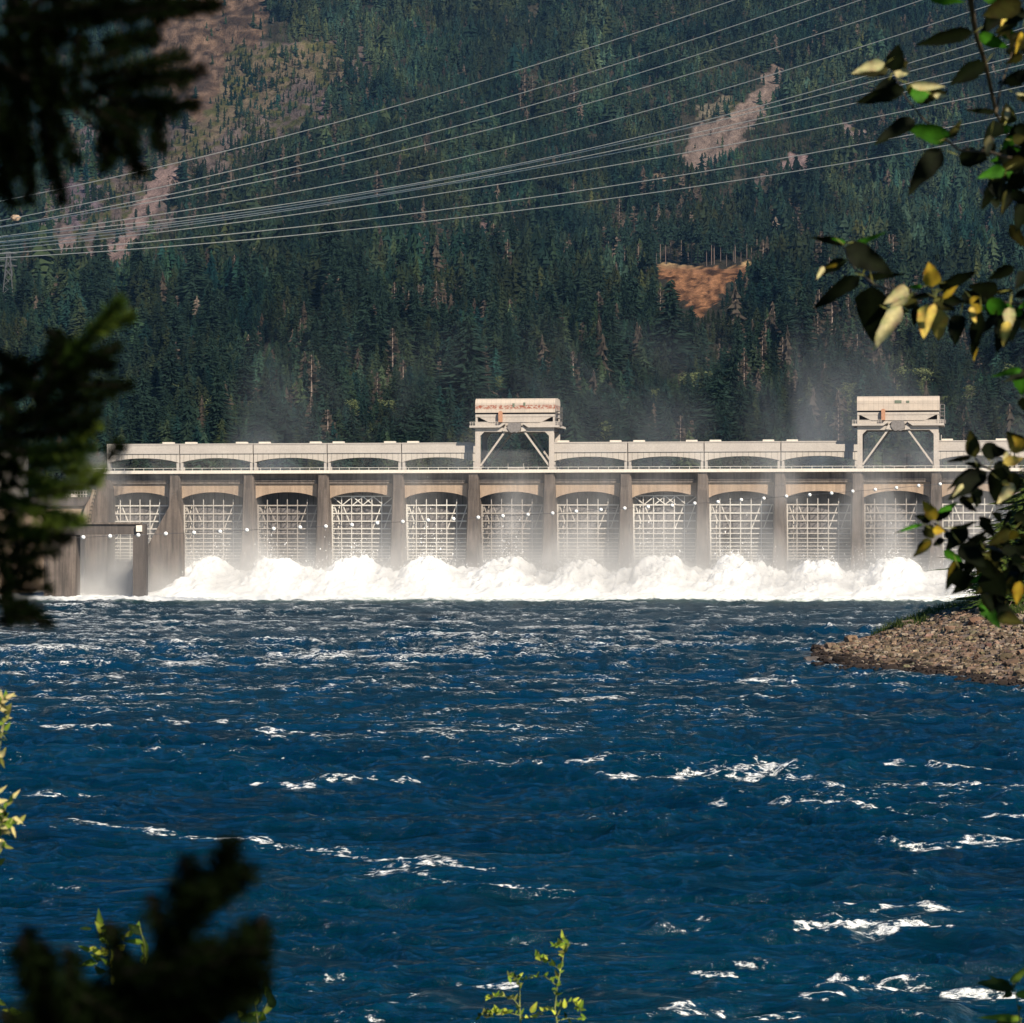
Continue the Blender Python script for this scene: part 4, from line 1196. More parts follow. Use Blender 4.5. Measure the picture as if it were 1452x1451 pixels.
# spray drifting in front of the gates and over the dam
def volume_mat(name):
    m = bpy.data.materials.new(name); m.use_nodes = True; nt = m.node_tree
    nt.nodes.remove(nt.nodes["Principled BSDF"])
    v_ = nt.nodes.new("ShaderNodeVolumePrincipled"); nt.links.new(v_.outputs[0], nt.nodes["Material Output"].inputs["Volume"])
    return m, nt, v_
M_spray, nt, v_ = volume_mat("spray_volume")
v_.inputs["Color"].default_value = (1, 1, 1, 1); v_.inputs["Anisotropy"].default_value = -0.4
co = objco(nt)
sp_ = nt.nodes.new("ShaderNodeSeparateXYZ"); nt.links.new(co, sp_.inputs[0])
zz = sp_.outputs[2]; yv = sp_.outputs[1]
nA = noise(nt, mapping(nt, co, (0.075, 0.05, 0.045)), 1.0, 4, 0.55, 0.8)
nB = noise(nt, mapping(nt, co, (0.02, 0.01, 0.012)), 1.0, 2, 0.5)
low = math_n(nt, 'POWER', 2.718, math_n(nt, 'MULTIPLY', zz, -1 / 3.4))
mid = math_n(nt, 'POWER', 2.718, math_n(nt, 'MULTIPLY', zz, -1 / 20.0))
d1 = math_n(nt, 'MULTIPLY', low, math_n(nt, 'MULTIPLY', ramp(nt, nA, [(0.28, 0.15), (0.6, 1.0)]), 0.38))
d2 = math_n(nt, 'MULTIPLY', mid, math_n(nt, 'MULTIPLY', math_n(nt, 'MULTIPLY', ramp(nt, nA, [(0.45, 0.0), (0.66, 1.0)]), ramp(nt, nB, [(0.35, 0.15), (0.6, 1.0)])), 0.055))
dn = math_n(nt, 'ADD', d1, d2)
# thins out away from the fall line
fall = math_n(nt, 'MULTIPLY', ramp(nt, math_n(nt, 'DIVIDE', math_n(nt, 'ADD', yv, 46.0), 40.0), [(0.0, 0.0), (0.55, 1.0)]), 1.0)
dn = math_n(nt, 'MULTIPLY', dn, fall)
nt.links.new(dn, v_.inputs["Density"])
try: M_spray.cycles.volume_step_rate = 0.2
except Exception as e: print("step", e)
m = MB(); m.box(lx(92, -20), XR - 3, -46, -1.0, -0.5, 34); o = m.build("spray", M_spray); o.location = dam.location; o.rotation_euler = dam.rotation_euler
tag(o, "fine white spray hanging in front of the gates", "spray", kind='stuff')
# faint plume of mist rising behind the cranes
M_plume, nt, v_ = volume_mat("mist_volume")
v_.inputs["Color"].default_value = (0.85, 0.90, 0.97, 1)
co = objco(nt); 
nA = noise(nt, mapping(nt, co, (0.024, 0.012, 0.017)), 1.0, 4, 0.62, 0.9)
sp_ = nt.nodes.new("ShaderNodeSeparateXYZ"); nt.links.new(co, sp_.inputs[0])
hz = ramp(nt, math_n(nt, 'DIVIDE', sp_.outputs[2], 72.0), [(0.0, 0.15), (0.2, 0.5), (0.4, 0.9), (1.0, 0.0)])
dn = math_n(nt, 'MULTIPLY', math_n(nt, 'MULTIPLY', ramp(nt, nA, [(0.47, 0.0), (0.66, 1.0)]), hz), 0.0085)
nt.links.new(dn, v_.inputs["Density"])
try: M_plume.cycles.volume_step_rate = 0.3
except Exception: pass
m = MB(); m.box(-75, 175, 15, 75, 22.2, 96); o = m.build("mist", M_plume); o.location = dam.location; o.rotation_euler = dam.rotation_euler
tag(o, "thin mist drifting up over the dam in front of the forest", "mist", kind='stuff')
# ================================================================== ROCKY SPIT ON THE RIGHT
def spit_h(x, y):
    ysh = np.interp(x, [29, 31, 37, 41.2, 42.7, 49.5, 70, 160], [349, 335, 308, 290, 279, 241, 190, 120])
    ysh = ysh + 5 * (fbm(x / 5, y / 9, 3, 141) - 0.5)
    crest = np.interp(x, [30.0, 32, 35, 37, 40.9, 44.8, 47.9, 52.6, 56.7, 80, 160], [-1.0, 0.25, 0.6, 0.95, 1.9, 3.4, 4.7, 5.4, 6.1, 7.5, 9.0])
    yc = 368.0
    t = np.clip((y - ysh) / np.maximum(yc - ysh, 1), -0.5, 1)
    up = np.where(t > 0, t ** 0.9, t * 1.5) * crest
    back = 1 - sstep(yc + 6, yc + 60, y) * (1.0 - 0.9 * sstep(60, 90, x))
    vw = 1 - sstep(0.165, 0.20, x / y)
    back = np.where(y > yc + 6, back * (1 - vw) + vw * (1 - sstep(yc + 6, yc + 60, y)), back)
    h = up * back - 1.2 * (1 - back)
    h = np.where(t < 0, h - 1.5 * sstep(0, -0.06, t), h)
    h = h + 0.35 * (fbm(x / 3, y / 4, 3, 142) - 0.5) * sstep(0, .6, crest)
    h = h - 3 * sstep(0.0, -0.9, x - (0.0905 * y + 0.5 * (fbm(x / 2, y / 6, 2, 149) - .5))) * (y > 330)
    return np.where(x < 30.3, -2.0, h - 0.02)
sxg = np.concatenate([np.arange(28, 72, 0.5), np.arange(72, 330, 5)]); syg = np.concatenate([np.arange(118, 240, 4), np.arange(240, 400, 1.0), np.arange(400, 900, 8)])
SX, SY = np.meshgrid(sxg, syg)
SZ = spit_h(np.minimum(SX, 160), SY)
M_shore, nt, b = new_mat("shore_gravel")
co = objco(nt); f1 = noise(nt, co, 1.5, 6, 0.7); f2 = noise(nt, co, 0.12, 3)
c = mix(nt, ramp(nt, f1, [(0.3, 0), (0.7, 1)]), (0.11, 0.075, 0.055), (0.30, 0.22, 0.165))
sp_ = nt.nodes.new("ShaderNodeSeparateXYZ"); nt.links.new(co, sp_.inputs[0])
c = mix(nt, ramp(nt, sp_.outputs[2], [(0.35, 1.0), (0.6, 0.0)]), c, (0.035, 0.028, 0.022))
nt.links.new(c, b.inputs["Base Color"]); b.inputs["Roughness"].default_value = 0.95; bump(nt, b, f1, 1.0, 0.3)
me = np_mesh("rocky_shore", np.stack([SX, SY, SZ], -1).reshape(-1, 3), grid_faces(len(syg), len(sxg)), M_shore, True)
if me.polygons[50].normal.z < 0: me.flip_normals()
tag(link_mesh("rocky_shore", me), kind='structure')

def ico_np(sub=1):
    bm = bmesh.new(); bmesh.ops.create_icosphere(bm, subdivisions=sub, radius=1)
    v_ = np.array([x.co[:] for x in bm.verts]); f_ = np.array([[q.index for q in p.verts] for p in bm.faces]); bm.free(); return v_, f_
iv_, if_ = ico_np(2)
nr = 30000
rx = RNG.uniform(30.5, 90, nr) ; ry = 240 + 140 * RNG.uniform(0, 1, nr)
rh = spit_h(rx, ry)
k_ = (rh > -0.35) & (ry < 374) & (rx / ry < 0.24)
rx, ry, rh = rx[k_], ry[k_], rh[k_]; nr = len(rx)
rs = 0.10 + 0.27 * RNG.uniform(0, 1, nr) ** 2.6; big = RNG.uniform(0, 1, nr) < 0.03; rs = np.where(big, rs * 2.3, rs)
rock_var = []
for s in range(7):
    v2 = iv_ * (1 + 0.30 * RNG.normal(0, 1, (len(iv_), 1)).clip(-1.2, 1.2)); v2 = np.clip(v2, -0.85, 0.85); rock_var.append(v2 * np.array((1.25, 1.0, 0.72)) * RNG.uniform(.85, 1.15, 3))
Vs, Fs, Cs = [], [], []
off = 0; wh = RNG.integers(0, 7, nr); ra = RNG.uniform(0, 6.28, nr)
cb = np.array((0.155, 0.112, 0.076)); 
rc = cb[None] * np.exp(RNG.normal(0, 0.38, nr))[:, None] * (1 + RNG.normal(0, 0.06, (nr, 3)))
rc = np.where(RNG.uniform(0, 1, nr)[:, None] < 0.12, np.array((0.30, 0.24, 0.18)), rc)
wet = (rh < 0.42 + 0.15 * RNG.normal(0, 1, nr)); rc[wet] = np.array((0.028, 0.020, 0.016)) * RNG.uniform(.6, 1.5, (wet.sum(), 1))
for s in range(7):
    ix = np.where(wh == s)[0]; bv = rock_var[s]
    c_, s_ = np.cos(ra[ix])[:, None], np.sin(ra[ix])[:, None]
    x = (bv[None, :, 0] * c_ - bv[None, :, 1] * s_) * rs[ix][:, None] + rx[ix][:, None]
    y = (bv[None, :, 0] * s_ + bv[None, :, 1] * c_) * rs[ix][:, None] + ry[ix][:, None]
    z = bv[None, :, 2] * rs[ix][:, None] + rh[ix][:, None] + 0.25 * rs[ix][:, None]
    Vs.append(np.stack([x, y, z], -1).reshape(-1, 3)); Cs.append(np.repeat(rc[ix], len(bv), 0))
    Fs.append((if_[None] + (np.arange(len(ix)) * len(bv))[:, None, None]).reshape(-1, 3) + off); off += len(ix) * len(bv)
M_rocks = vcol_mat("rocks", "tint", 0.9, 4.0, 0.4, spec=0.2)
tag(link_mesh("rubble", np_mesh("rubble", np.vstack(Vs), np.vstack(Fs), M_rocks, False, {"tint": np.vstack(Cs)})), "brown and tan rubble stones covering the rocky spit", "rubble", kind='stuff')
# darker boulders at the tip and along the water edge
def boulder(x, y, r, label):
    v2 = iv_ * (1 + 0.2 * RNG.normal(0, 1, (len(iv_), 1)).clip(-1, 1)) * np.array((1.4, 1.0, 0.7)) * r
    o = link_mesh("boulder", np_mesh("boulder", v2, if_, M_fdark, False), None, (x, y, float(spit_h(np.array([x]), np.array([y]))[0]) * 0.5 + 0.1)); tag(o, label, "boulder")
boulder(31.3, 347, 0.75, "black wet boulder at the very tip of the spit")
boulder(32.8, 341, 0.6, "low dark wet boulder just behind the tip of the spit")
# grass on the crest
ng = 15000
gx_ = RNG.uniform(38, 62, ng); gy_ = RNG.uniform(345, 380, ng)
edgev = fbm(gx_ / 3, gy_ / 5, 3, 151)
lim = np.interp(gx_, [38, 41.5, 44, 48, 52, 62], [378, 371, 363, 366, 370, 372])
k_ = (gy_ > lim + 5 + 16 * (edgev - 0.5)) | ((np.hypot((gx_ - 52.5) / 1.6, (gy_ - 352) / 5) < 1))
gx_, gy_ = gx_[k_], gy_[k_]; gz_ = spit_h(gx_, gy_)
def grass_np(gx_, gy_, gz_, hmin, hmax, wd):
    n = len(gx_); h = RNG.uniform(hmin, hmax, n); a = RNG.uniform(0, 3.14, n); dx, dy = np.cos(a) * wd, np.sin(a) * wd
    lean = RNG.normal(0, 0.35, (n, 2)) * h[:, None]
    V = np.stack([np.stack([gx_ - dx, gy_ - dy, gz_ - 0.05], -1), np.stack([gx_ + dx, gy_ + dy, gz_ - 0.05], -1), np.stack([gx_ + lean[:, 0], gy_ + lean[:, 1], gz_ + h], -1)], 1).reshape(-1, 3)
    return V, np.arange(3 * n).reshape(-1, 3)
M_grass = leafmat("spit_grass", (0.05, 0.08, 0.015), (0.09, 0.12, 0.03), 0.5, 0.3)
V_, F_ = grass_np(gx_, gy_, gz_, 0.35, 1.1, 0.07)
tag(link_mesh("grass", np_mesh("grass", V_, F_, M_grass)), "bright green grass along the crest of the rocky spit", "grass", kind='stuff')
# driftwood
M_drift = plain("driftwood", (0.22, 0.15, 0.11), 0.9)
for a, b_, r, lab in (((47.2, 356, 3.9), (51.6, 362, 5.0), 0.16, "long brown driftwood log lying on the upper rocks below the grass"), ((50.6, 353, 3.9), (54.0, 357, 4.9), 0.12, "thin driftwood log beneath the bush on the spit")):
    za = float(spit_h(np.array([a[0]]), np.array([a[1]]))[0]) + .25; zb = float(spit_h(np.array([b_[0]]), np.array([b_[1]]))[0]) + .3
    A_ = Vector((a[0], a[1], za)); B_ = Vector((b_[0], b_[1], zb))
    m = MB(); m.tube([(0, 0, 0), (B_ - A_) * .5 + Vector((0, 0, .15)), B_ - A_], [r, r * .9, r * .5], 7); m.tube([(B_ - A_) * .6, (B_ - A_) * .72 + Vector((.2, 0, .9))], [r * .4, .02], 5)
    o = m.build("driftwood_log", M_drift, None, True, A_); tag(o, lab, "driftwood", "driftwood on the spit")
# trees on the spit
M_spitgreen = leafmat("spit_needles", (0.035, 0.065, 0.012), (0.085, 0.11, 0.02), 0.6)
def spit_tree(px, Y, top, w, seed, lab, shrub=False):
    x = (px - 726) * Y / F; z = float(spit_h(np.array([x]), np.array([float(Y)]))[0]); h = P(px, top, Y).z - z
    r = empty("conifer" if not shrub else "bush", (x, Y, z - .2), seed); r.scale = (w, w, h)
    tag(r, lab, "tree" if not shrub else "bush")
    if shrub: a, f_ = broadleaf_np(seed, 2600, 16)
    else: a, f_ = conifer_np(22, 9, seed, 0.5, 0.03, 0.45, 1800)
    link_mesh("crown", np_mesh("crown", a, f_, M_spitgreen), r); link_mesh("trunk", trunk_me("trunk", M_bark, 0.85, 0.02), r)
spit_tree(1462, 366, 655, 17, 901, "sunlit green conifer on the spit at the right edge beside the dam")
spit_tree(1424, 362, 735, 11, 902, "smaller yellow-green conifer on the spit in front of the taller one")
spit_tree(1400, 369, 800, 7, 903, "low dark bush at the left foot of the spit conifers", True)
spit_tree(1520, 372, 600, 13, 904, "tall conifer on the spit beyond the right edge")

# ================================================================== NEAR BANK
bxg = np.concatenate([np.arange(-120, -12, 6), np.arange(-12, 12, 0.5), np.arange(12, 121, 6)]); byg = np.concatenate([np.arange(-60, -4, 4), np.arange(-4, 40, 0.6), np.arange(40, 52, 3)])
BX, BY = np.meshgrid(bxg, byg)
def bank_h(x, y): return 10.25 - 0.36 * np.maximum(y - 4.0, 0) + 0.35 * (fbm(x / 3, y / 3, 3, 161) - .5) - 0.0 * x
BZ = bank_h(BX, BY)
M_bank, nt, b = new_mat("bank_earth"); f1 = noise(nt, objco(nt), 1.6, 6, 0.7)
c = mix(nt, ramp(nt, f1, [(0.4, 0), (0.6, 1)]), (0.06, 0.045, 0.03), (0.05, 0.075, 0.025)); nt.links.new(c, b.inputs["Base Color"]); b.inputs["Roughness"].default_value = 0.95; bump(nt, b, f1, 0.8, 0.1)
me = np_mesh("riverbank", np.stack([BX, BY, BZ], -1).reshape(-1, 3), grid_faces(len(byg), len(bxg)), M_bank, True)
if me.polygons[5].normal.z < 0: me.flip_normals()
tag(link_mesh("riverbank", me), kind='structure')
n_ = 14000; a_ = RNG.uniform(-9, 9, n_); c_ = RNG.uniform(-3, 24, n_)
V_, F_ = grass_np(a_, c_, bank_h(a_, c_), 0.12, 0.4, 0.012)
tag(link_mesh("bank_grass", np_mesh("bank_grass", V_, F_, M_grass)), "rough grass on the near river bank", "grass", kind='stuff')

# ================================================================== LEAVES
def leaf_geo(base, tip, w, rnd, cup=0.25, droop=0.15, n=9, roll=0.0):
    """one ovate leaf with a midrib fold; base, tip are points, w the full width in metres"""
    base = Vector(base); tip = Vector(tip); ax = tip - base; L = ax.length; ax.normalize()
    view = (Vector((0, 0, CAMZ)) - (base + tip) * .5).normalized()
    side = ax.cross(view).normalized(); nrm = side.cross(ax).normalized()
    q = Matrix.Rotation(roll, 3, ax); side = q @ side; nrm = q @ nrm
    vs = []; fs = []
    for i in range(n + 1):
        t = i / n
        wd = w * 0.50 * (math.sin(math.pi * min(1, t ** 0.66)) ** 0.78) * (1 - .3 * t * t) * (1.0 if t < .99 else 0) * rnd.uniform(.88, 1.08)
        c = base + ax * (L * t) + nrm * (-droop * L * (t ** 2)) + side * (0.03 * L * math.sin(3 * t + rnd.random()))
        vs += [c - side * wd - nrm * (-cup * wd) * 1.0, c, c + side * wd + nrm * (cup * wd)]
    for i in range(n):
        a = 3 * i
        fs += [(a, a + 1, a + 4, a + 3), (a + 1, a + 2, a + 5, a + 4)]
    return vs, fs
class LeafSet:
    def __init__(s): s.v = []; s.f = []; s.c = []
    def leaf(s, base, tip, w, col, rnd, **kw):
        vs, fs = leaf_geo(base, tip, w, rnd, **kw); n = len(s.v)
        s.v += [tuple(v) for v in vs]; s.f += [tuple(i + n for i in f) for f in fs]; s.c += [tuple(x * (1.6 if i % 3 == 1 else rnd.uniform(.75, 1.1)) for x in col) for i in range(len(vs))]
    def build(s, name, mat, parent=None, loc=Vector((0, 0, 0))):
        me = bpy.data.meshes.new(name); V = [(v[0] - loc[0], v[1] - loc[1], v[2] - loc[2]) for v in s.v]
        me.from_pydata(V, [], s.f); me.polygons.foreach_set("use_smooth", [True] * len(me.polygons))
        a = me.attributes.new("tint", 'FLOAT_COLOR', 'POINT'); a.data.foreach_set("color", np.array([(*c, 1) for c in s.c], dtype=np.float32).ravel())
        me.materials.append(mat); me.update(); return link_mesh(name, me, parent)
M_leaf = vcol_mat("cottonwood_leaf", "tint", 0.6, 45.0, 0.6, trans=0.22, spec=0.06)
M_twig = plain("twig_bark", (0.10, 0.075, 0.045), 0.8, 0, .3, 20)
M_green_twig = plain("green_twig", (0.25, 0.27, 0.08), 0.6, 0, .2, 20)

DKc = (0.005, 0.008, 0.002); GRc = (0.035, 0.13, 0.008); YLc = (0.34, 0.23, 0.02); PLc = (0.50, 0.44, 0.22); OLc = (0.034, 0.033, 0.007); PYc = (0.48, 0.36, 0.08)  # sunlit leaves get pale and yellow colours painted in, shaded ones near-black
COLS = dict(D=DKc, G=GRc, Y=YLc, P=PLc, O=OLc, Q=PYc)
# (base, tip, width, colour, zoom) -- positions read off the photograph, turned into places on the branches below
ZA = (1120, 0, 4.373); ZB = (1120, 300, 4.373); ZC = (1120, 580, 3.455)
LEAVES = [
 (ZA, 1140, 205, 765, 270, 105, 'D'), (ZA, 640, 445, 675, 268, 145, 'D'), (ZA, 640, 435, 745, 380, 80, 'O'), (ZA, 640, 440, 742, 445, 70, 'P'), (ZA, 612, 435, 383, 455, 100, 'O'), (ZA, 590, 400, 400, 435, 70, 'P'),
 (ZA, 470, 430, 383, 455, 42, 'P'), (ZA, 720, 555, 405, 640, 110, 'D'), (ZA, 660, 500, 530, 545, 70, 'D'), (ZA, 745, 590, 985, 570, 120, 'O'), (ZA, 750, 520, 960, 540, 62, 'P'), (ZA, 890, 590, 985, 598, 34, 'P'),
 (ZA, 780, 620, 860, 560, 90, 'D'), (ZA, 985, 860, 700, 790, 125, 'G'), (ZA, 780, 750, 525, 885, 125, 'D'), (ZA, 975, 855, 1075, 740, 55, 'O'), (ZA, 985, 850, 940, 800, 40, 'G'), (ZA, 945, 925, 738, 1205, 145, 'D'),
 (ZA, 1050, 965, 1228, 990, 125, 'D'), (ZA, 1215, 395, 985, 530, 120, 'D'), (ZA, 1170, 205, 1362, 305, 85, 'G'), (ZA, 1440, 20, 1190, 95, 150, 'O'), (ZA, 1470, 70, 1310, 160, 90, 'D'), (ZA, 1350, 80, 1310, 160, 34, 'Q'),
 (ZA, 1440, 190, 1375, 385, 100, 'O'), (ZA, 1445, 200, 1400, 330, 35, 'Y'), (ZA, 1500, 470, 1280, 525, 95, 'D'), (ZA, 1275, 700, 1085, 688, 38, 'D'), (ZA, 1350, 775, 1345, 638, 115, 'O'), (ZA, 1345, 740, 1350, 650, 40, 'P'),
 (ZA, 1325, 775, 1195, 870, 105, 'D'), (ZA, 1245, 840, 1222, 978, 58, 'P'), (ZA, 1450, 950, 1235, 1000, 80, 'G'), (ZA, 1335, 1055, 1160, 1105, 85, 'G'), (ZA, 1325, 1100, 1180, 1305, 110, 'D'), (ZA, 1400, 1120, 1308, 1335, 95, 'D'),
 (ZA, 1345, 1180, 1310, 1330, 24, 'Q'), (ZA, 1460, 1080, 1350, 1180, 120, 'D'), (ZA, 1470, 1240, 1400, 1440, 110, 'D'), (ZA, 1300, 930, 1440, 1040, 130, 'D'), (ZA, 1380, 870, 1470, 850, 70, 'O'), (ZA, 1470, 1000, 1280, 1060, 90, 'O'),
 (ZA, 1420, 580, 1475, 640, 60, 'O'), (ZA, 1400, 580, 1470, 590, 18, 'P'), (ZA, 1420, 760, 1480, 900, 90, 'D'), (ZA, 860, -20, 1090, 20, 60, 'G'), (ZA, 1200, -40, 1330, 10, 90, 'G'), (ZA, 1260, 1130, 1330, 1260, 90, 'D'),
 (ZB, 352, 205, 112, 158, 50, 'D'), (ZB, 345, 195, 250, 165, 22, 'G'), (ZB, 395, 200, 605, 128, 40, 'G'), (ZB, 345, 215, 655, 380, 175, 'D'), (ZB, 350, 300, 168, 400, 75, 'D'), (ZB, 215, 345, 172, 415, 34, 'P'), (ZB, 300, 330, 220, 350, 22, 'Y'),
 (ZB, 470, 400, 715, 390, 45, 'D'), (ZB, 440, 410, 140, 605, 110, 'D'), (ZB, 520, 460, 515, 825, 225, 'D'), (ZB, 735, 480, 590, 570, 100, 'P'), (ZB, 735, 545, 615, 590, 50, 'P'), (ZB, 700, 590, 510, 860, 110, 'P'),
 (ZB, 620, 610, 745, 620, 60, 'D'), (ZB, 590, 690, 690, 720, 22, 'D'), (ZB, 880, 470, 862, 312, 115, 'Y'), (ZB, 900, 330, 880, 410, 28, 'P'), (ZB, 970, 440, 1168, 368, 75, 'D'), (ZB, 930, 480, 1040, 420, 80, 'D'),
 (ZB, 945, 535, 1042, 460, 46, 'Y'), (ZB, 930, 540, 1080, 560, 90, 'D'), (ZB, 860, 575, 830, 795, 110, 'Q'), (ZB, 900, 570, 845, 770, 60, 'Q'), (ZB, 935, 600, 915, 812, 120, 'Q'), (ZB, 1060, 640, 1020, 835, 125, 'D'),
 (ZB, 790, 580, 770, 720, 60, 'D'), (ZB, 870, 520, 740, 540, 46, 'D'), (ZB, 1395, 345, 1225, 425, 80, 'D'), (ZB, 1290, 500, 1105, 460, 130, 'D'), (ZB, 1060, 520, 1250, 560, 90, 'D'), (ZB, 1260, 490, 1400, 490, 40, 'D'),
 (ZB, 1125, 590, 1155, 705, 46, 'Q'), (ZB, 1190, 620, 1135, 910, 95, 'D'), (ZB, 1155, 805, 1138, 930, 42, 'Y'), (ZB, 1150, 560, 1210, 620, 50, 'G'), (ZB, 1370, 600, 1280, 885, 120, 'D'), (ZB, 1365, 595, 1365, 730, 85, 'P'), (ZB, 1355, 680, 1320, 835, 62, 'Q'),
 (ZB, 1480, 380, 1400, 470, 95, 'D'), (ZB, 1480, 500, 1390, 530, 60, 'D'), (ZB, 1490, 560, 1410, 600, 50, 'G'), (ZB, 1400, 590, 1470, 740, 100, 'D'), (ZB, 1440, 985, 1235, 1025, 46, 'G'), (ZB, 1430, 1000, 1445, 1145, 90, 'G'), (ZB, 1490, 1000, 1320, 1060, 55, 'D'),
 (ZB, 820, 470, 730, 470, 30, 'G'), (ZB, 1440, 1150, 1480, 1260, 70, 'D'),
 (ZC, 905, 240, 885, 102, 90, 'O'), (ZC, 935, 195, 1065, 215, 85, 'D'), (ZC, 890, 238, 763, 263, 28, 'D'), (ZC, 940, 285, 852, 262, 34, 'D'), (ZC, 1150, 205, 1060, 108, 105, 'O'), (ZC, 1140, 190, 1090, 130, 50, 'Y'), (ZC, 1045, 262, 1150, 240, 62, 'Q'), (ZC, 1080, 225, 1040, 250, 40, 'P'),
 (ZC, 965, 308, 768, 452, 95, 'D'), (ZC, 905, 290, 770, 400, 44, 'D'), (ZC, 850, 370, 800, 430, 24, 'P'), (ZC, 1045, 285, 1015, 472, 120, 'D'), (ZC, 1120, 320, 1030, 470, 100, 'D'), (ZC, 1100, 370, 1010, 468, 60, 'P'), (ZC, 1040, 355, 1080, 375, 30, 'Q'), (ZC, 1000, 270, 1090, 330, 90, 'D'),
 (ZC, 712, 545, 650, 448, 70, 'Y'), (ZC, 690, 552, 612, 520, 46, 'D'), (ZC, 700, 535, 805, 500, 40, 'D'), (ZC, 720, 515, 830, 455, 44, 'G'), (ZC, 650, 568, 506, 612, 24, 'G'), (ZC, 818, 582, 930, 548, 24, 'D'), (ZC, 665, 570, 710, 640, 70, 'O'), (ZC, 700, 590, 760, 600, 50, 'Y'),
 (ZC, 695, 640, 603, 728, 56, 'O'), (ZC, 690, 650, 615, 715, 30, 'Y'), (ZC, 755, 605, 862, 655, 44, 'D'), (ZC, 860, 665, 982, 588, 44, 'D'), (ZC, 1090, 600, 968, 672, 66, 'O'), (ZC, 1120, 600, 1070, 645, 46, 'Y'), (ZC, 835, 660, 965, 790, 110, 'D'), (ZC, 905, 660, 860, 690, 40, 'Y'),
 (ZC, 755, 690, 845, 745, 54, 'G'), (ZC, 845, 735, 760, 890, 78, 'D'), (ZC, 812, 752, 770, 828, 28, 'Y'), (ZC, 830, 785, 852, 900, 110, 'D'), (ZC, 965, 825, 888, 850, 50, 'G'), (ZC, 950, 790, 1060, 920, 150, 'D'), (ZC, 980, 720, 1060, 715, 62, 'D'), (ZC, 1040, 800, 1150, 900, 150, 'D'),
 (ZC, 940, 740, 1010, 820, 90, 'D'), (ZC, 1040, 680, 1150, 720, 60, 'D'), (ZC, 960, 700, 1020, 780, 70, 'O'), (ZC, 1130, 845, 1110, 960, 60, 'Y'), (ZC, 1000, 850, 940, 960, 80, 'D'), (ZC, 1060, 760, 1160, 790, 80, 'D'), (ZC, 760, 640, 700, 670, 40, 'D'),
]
BR = [  # branches: points in photo pixels, start radius in mm
 ([(1380, -60), (1376, 0), (1383, 45), (1397, 90), (1406, 130), (1412, 160), (1430, 195), (1450, 225)], 9, 9.0),
 ([(1452, 230), (1400, 215), (1360, 213), (1340, 197), (1312, 172), (1285, 140), (1268, 107)], 5, 8.9),
 ([(1470, 432), (1420, 430), (1380, 428), (1330, 422), (1290, 416), (1262, 412), (1240, 404), (1215, 384), (1203, 370), (1197, 350)], 6, 9.3),
 ([(1268, 408), (1263, 395)], 3, 9.3), ([(1335, 421), (1325, 402)], 3, 9.3), ([(1335, 421), (1340, 437)], 3, 9.3),
 ([(1480, 690), (1440, 672), (1410, 668), (1392, 660), (1383, 650)], 6, 9.6),
 ([(1480, 800), (1440, 790), (1400, 775), (1370, 762), (1345, 755), (1325, 742)], 7, 9.2),
 ([(1480, 600), (1452, 590), (1430, 583)], 4, 9.4),
 ([(1412, 160), (1420, 120), (1440, 60)], 4, 9.0),
]
rl = random.Random(3)
tree = empty("cottonwood_tree", (3.4, 9.8, float(bank_h(np.array([3.4]), np.array([9.8]))[0]) - .1))
tag(tree, "leafy cottonwood boughs with dark and yellow-lit leaves hanging in at the right edge", "tree")
tm = MB(); tm.tube([Vector((0, 0, -.3)), Vector((-.1, 0, 2.5)), Vector((-.3, .1, 5)), Vector((-.2, .1, 8))], [.17, .15, .12, .07], 10); tm.build("trunk", M_bark, tree, True)
bmn = MB()
for pts_, r_, Yb in BR:
    pp = [P(a, b_, Yb + 0.12 * i) - tree.location for i, (a, b_) in enumerate(pts_)]
    rr = [r_ / 1000 * (1 - .65 * i / (len(pp) - 1)) for i in range(len(pp))]; bmn.tube(pp, rr, 6)
for (px, py, Yb) in ((1380, -60, 9.0), (1470, 432, 9.3), (1480, 690, 9.6), (1480, 800, 9.2), (1480, 600, 9.4), (1452, 230, 8.9)):
    q = P(px, py, Yb) - tree.location; bmn.tube([q, q * .45 + Vector((-.15, 0, 1.6 + (HOR - py) / 900)), Vector((-.2, .1, max(.8, q.z * .8)))], [.009, .02, .035], 7)
bmn.build("branches", M_twig, tree, True)
ls = LeafSet(); pet = MB()
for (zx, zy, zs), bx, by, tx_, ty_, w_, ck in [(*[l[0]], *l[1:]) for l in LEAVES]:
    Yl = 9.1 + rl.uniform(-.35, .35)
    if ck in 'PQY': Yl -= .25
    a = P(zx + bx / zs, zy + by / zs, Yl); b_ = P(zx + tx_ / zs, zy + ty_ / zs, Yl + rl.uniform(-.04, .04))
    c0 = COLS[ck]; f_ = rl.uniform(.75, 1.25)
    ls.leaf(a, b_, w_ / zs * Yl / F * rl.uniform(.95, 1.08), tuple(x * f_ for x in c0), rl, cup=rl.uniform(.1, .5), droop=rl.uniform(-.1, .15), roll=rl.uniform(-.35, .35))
    if rl.random() < .6: ls.leaf(a + (a - b_).normalized() * .035 + Vector((rl.uniform(-.012, .012), 0, .012)), a, .004, (0.25, 0.25, 0.07), rl, n=2)
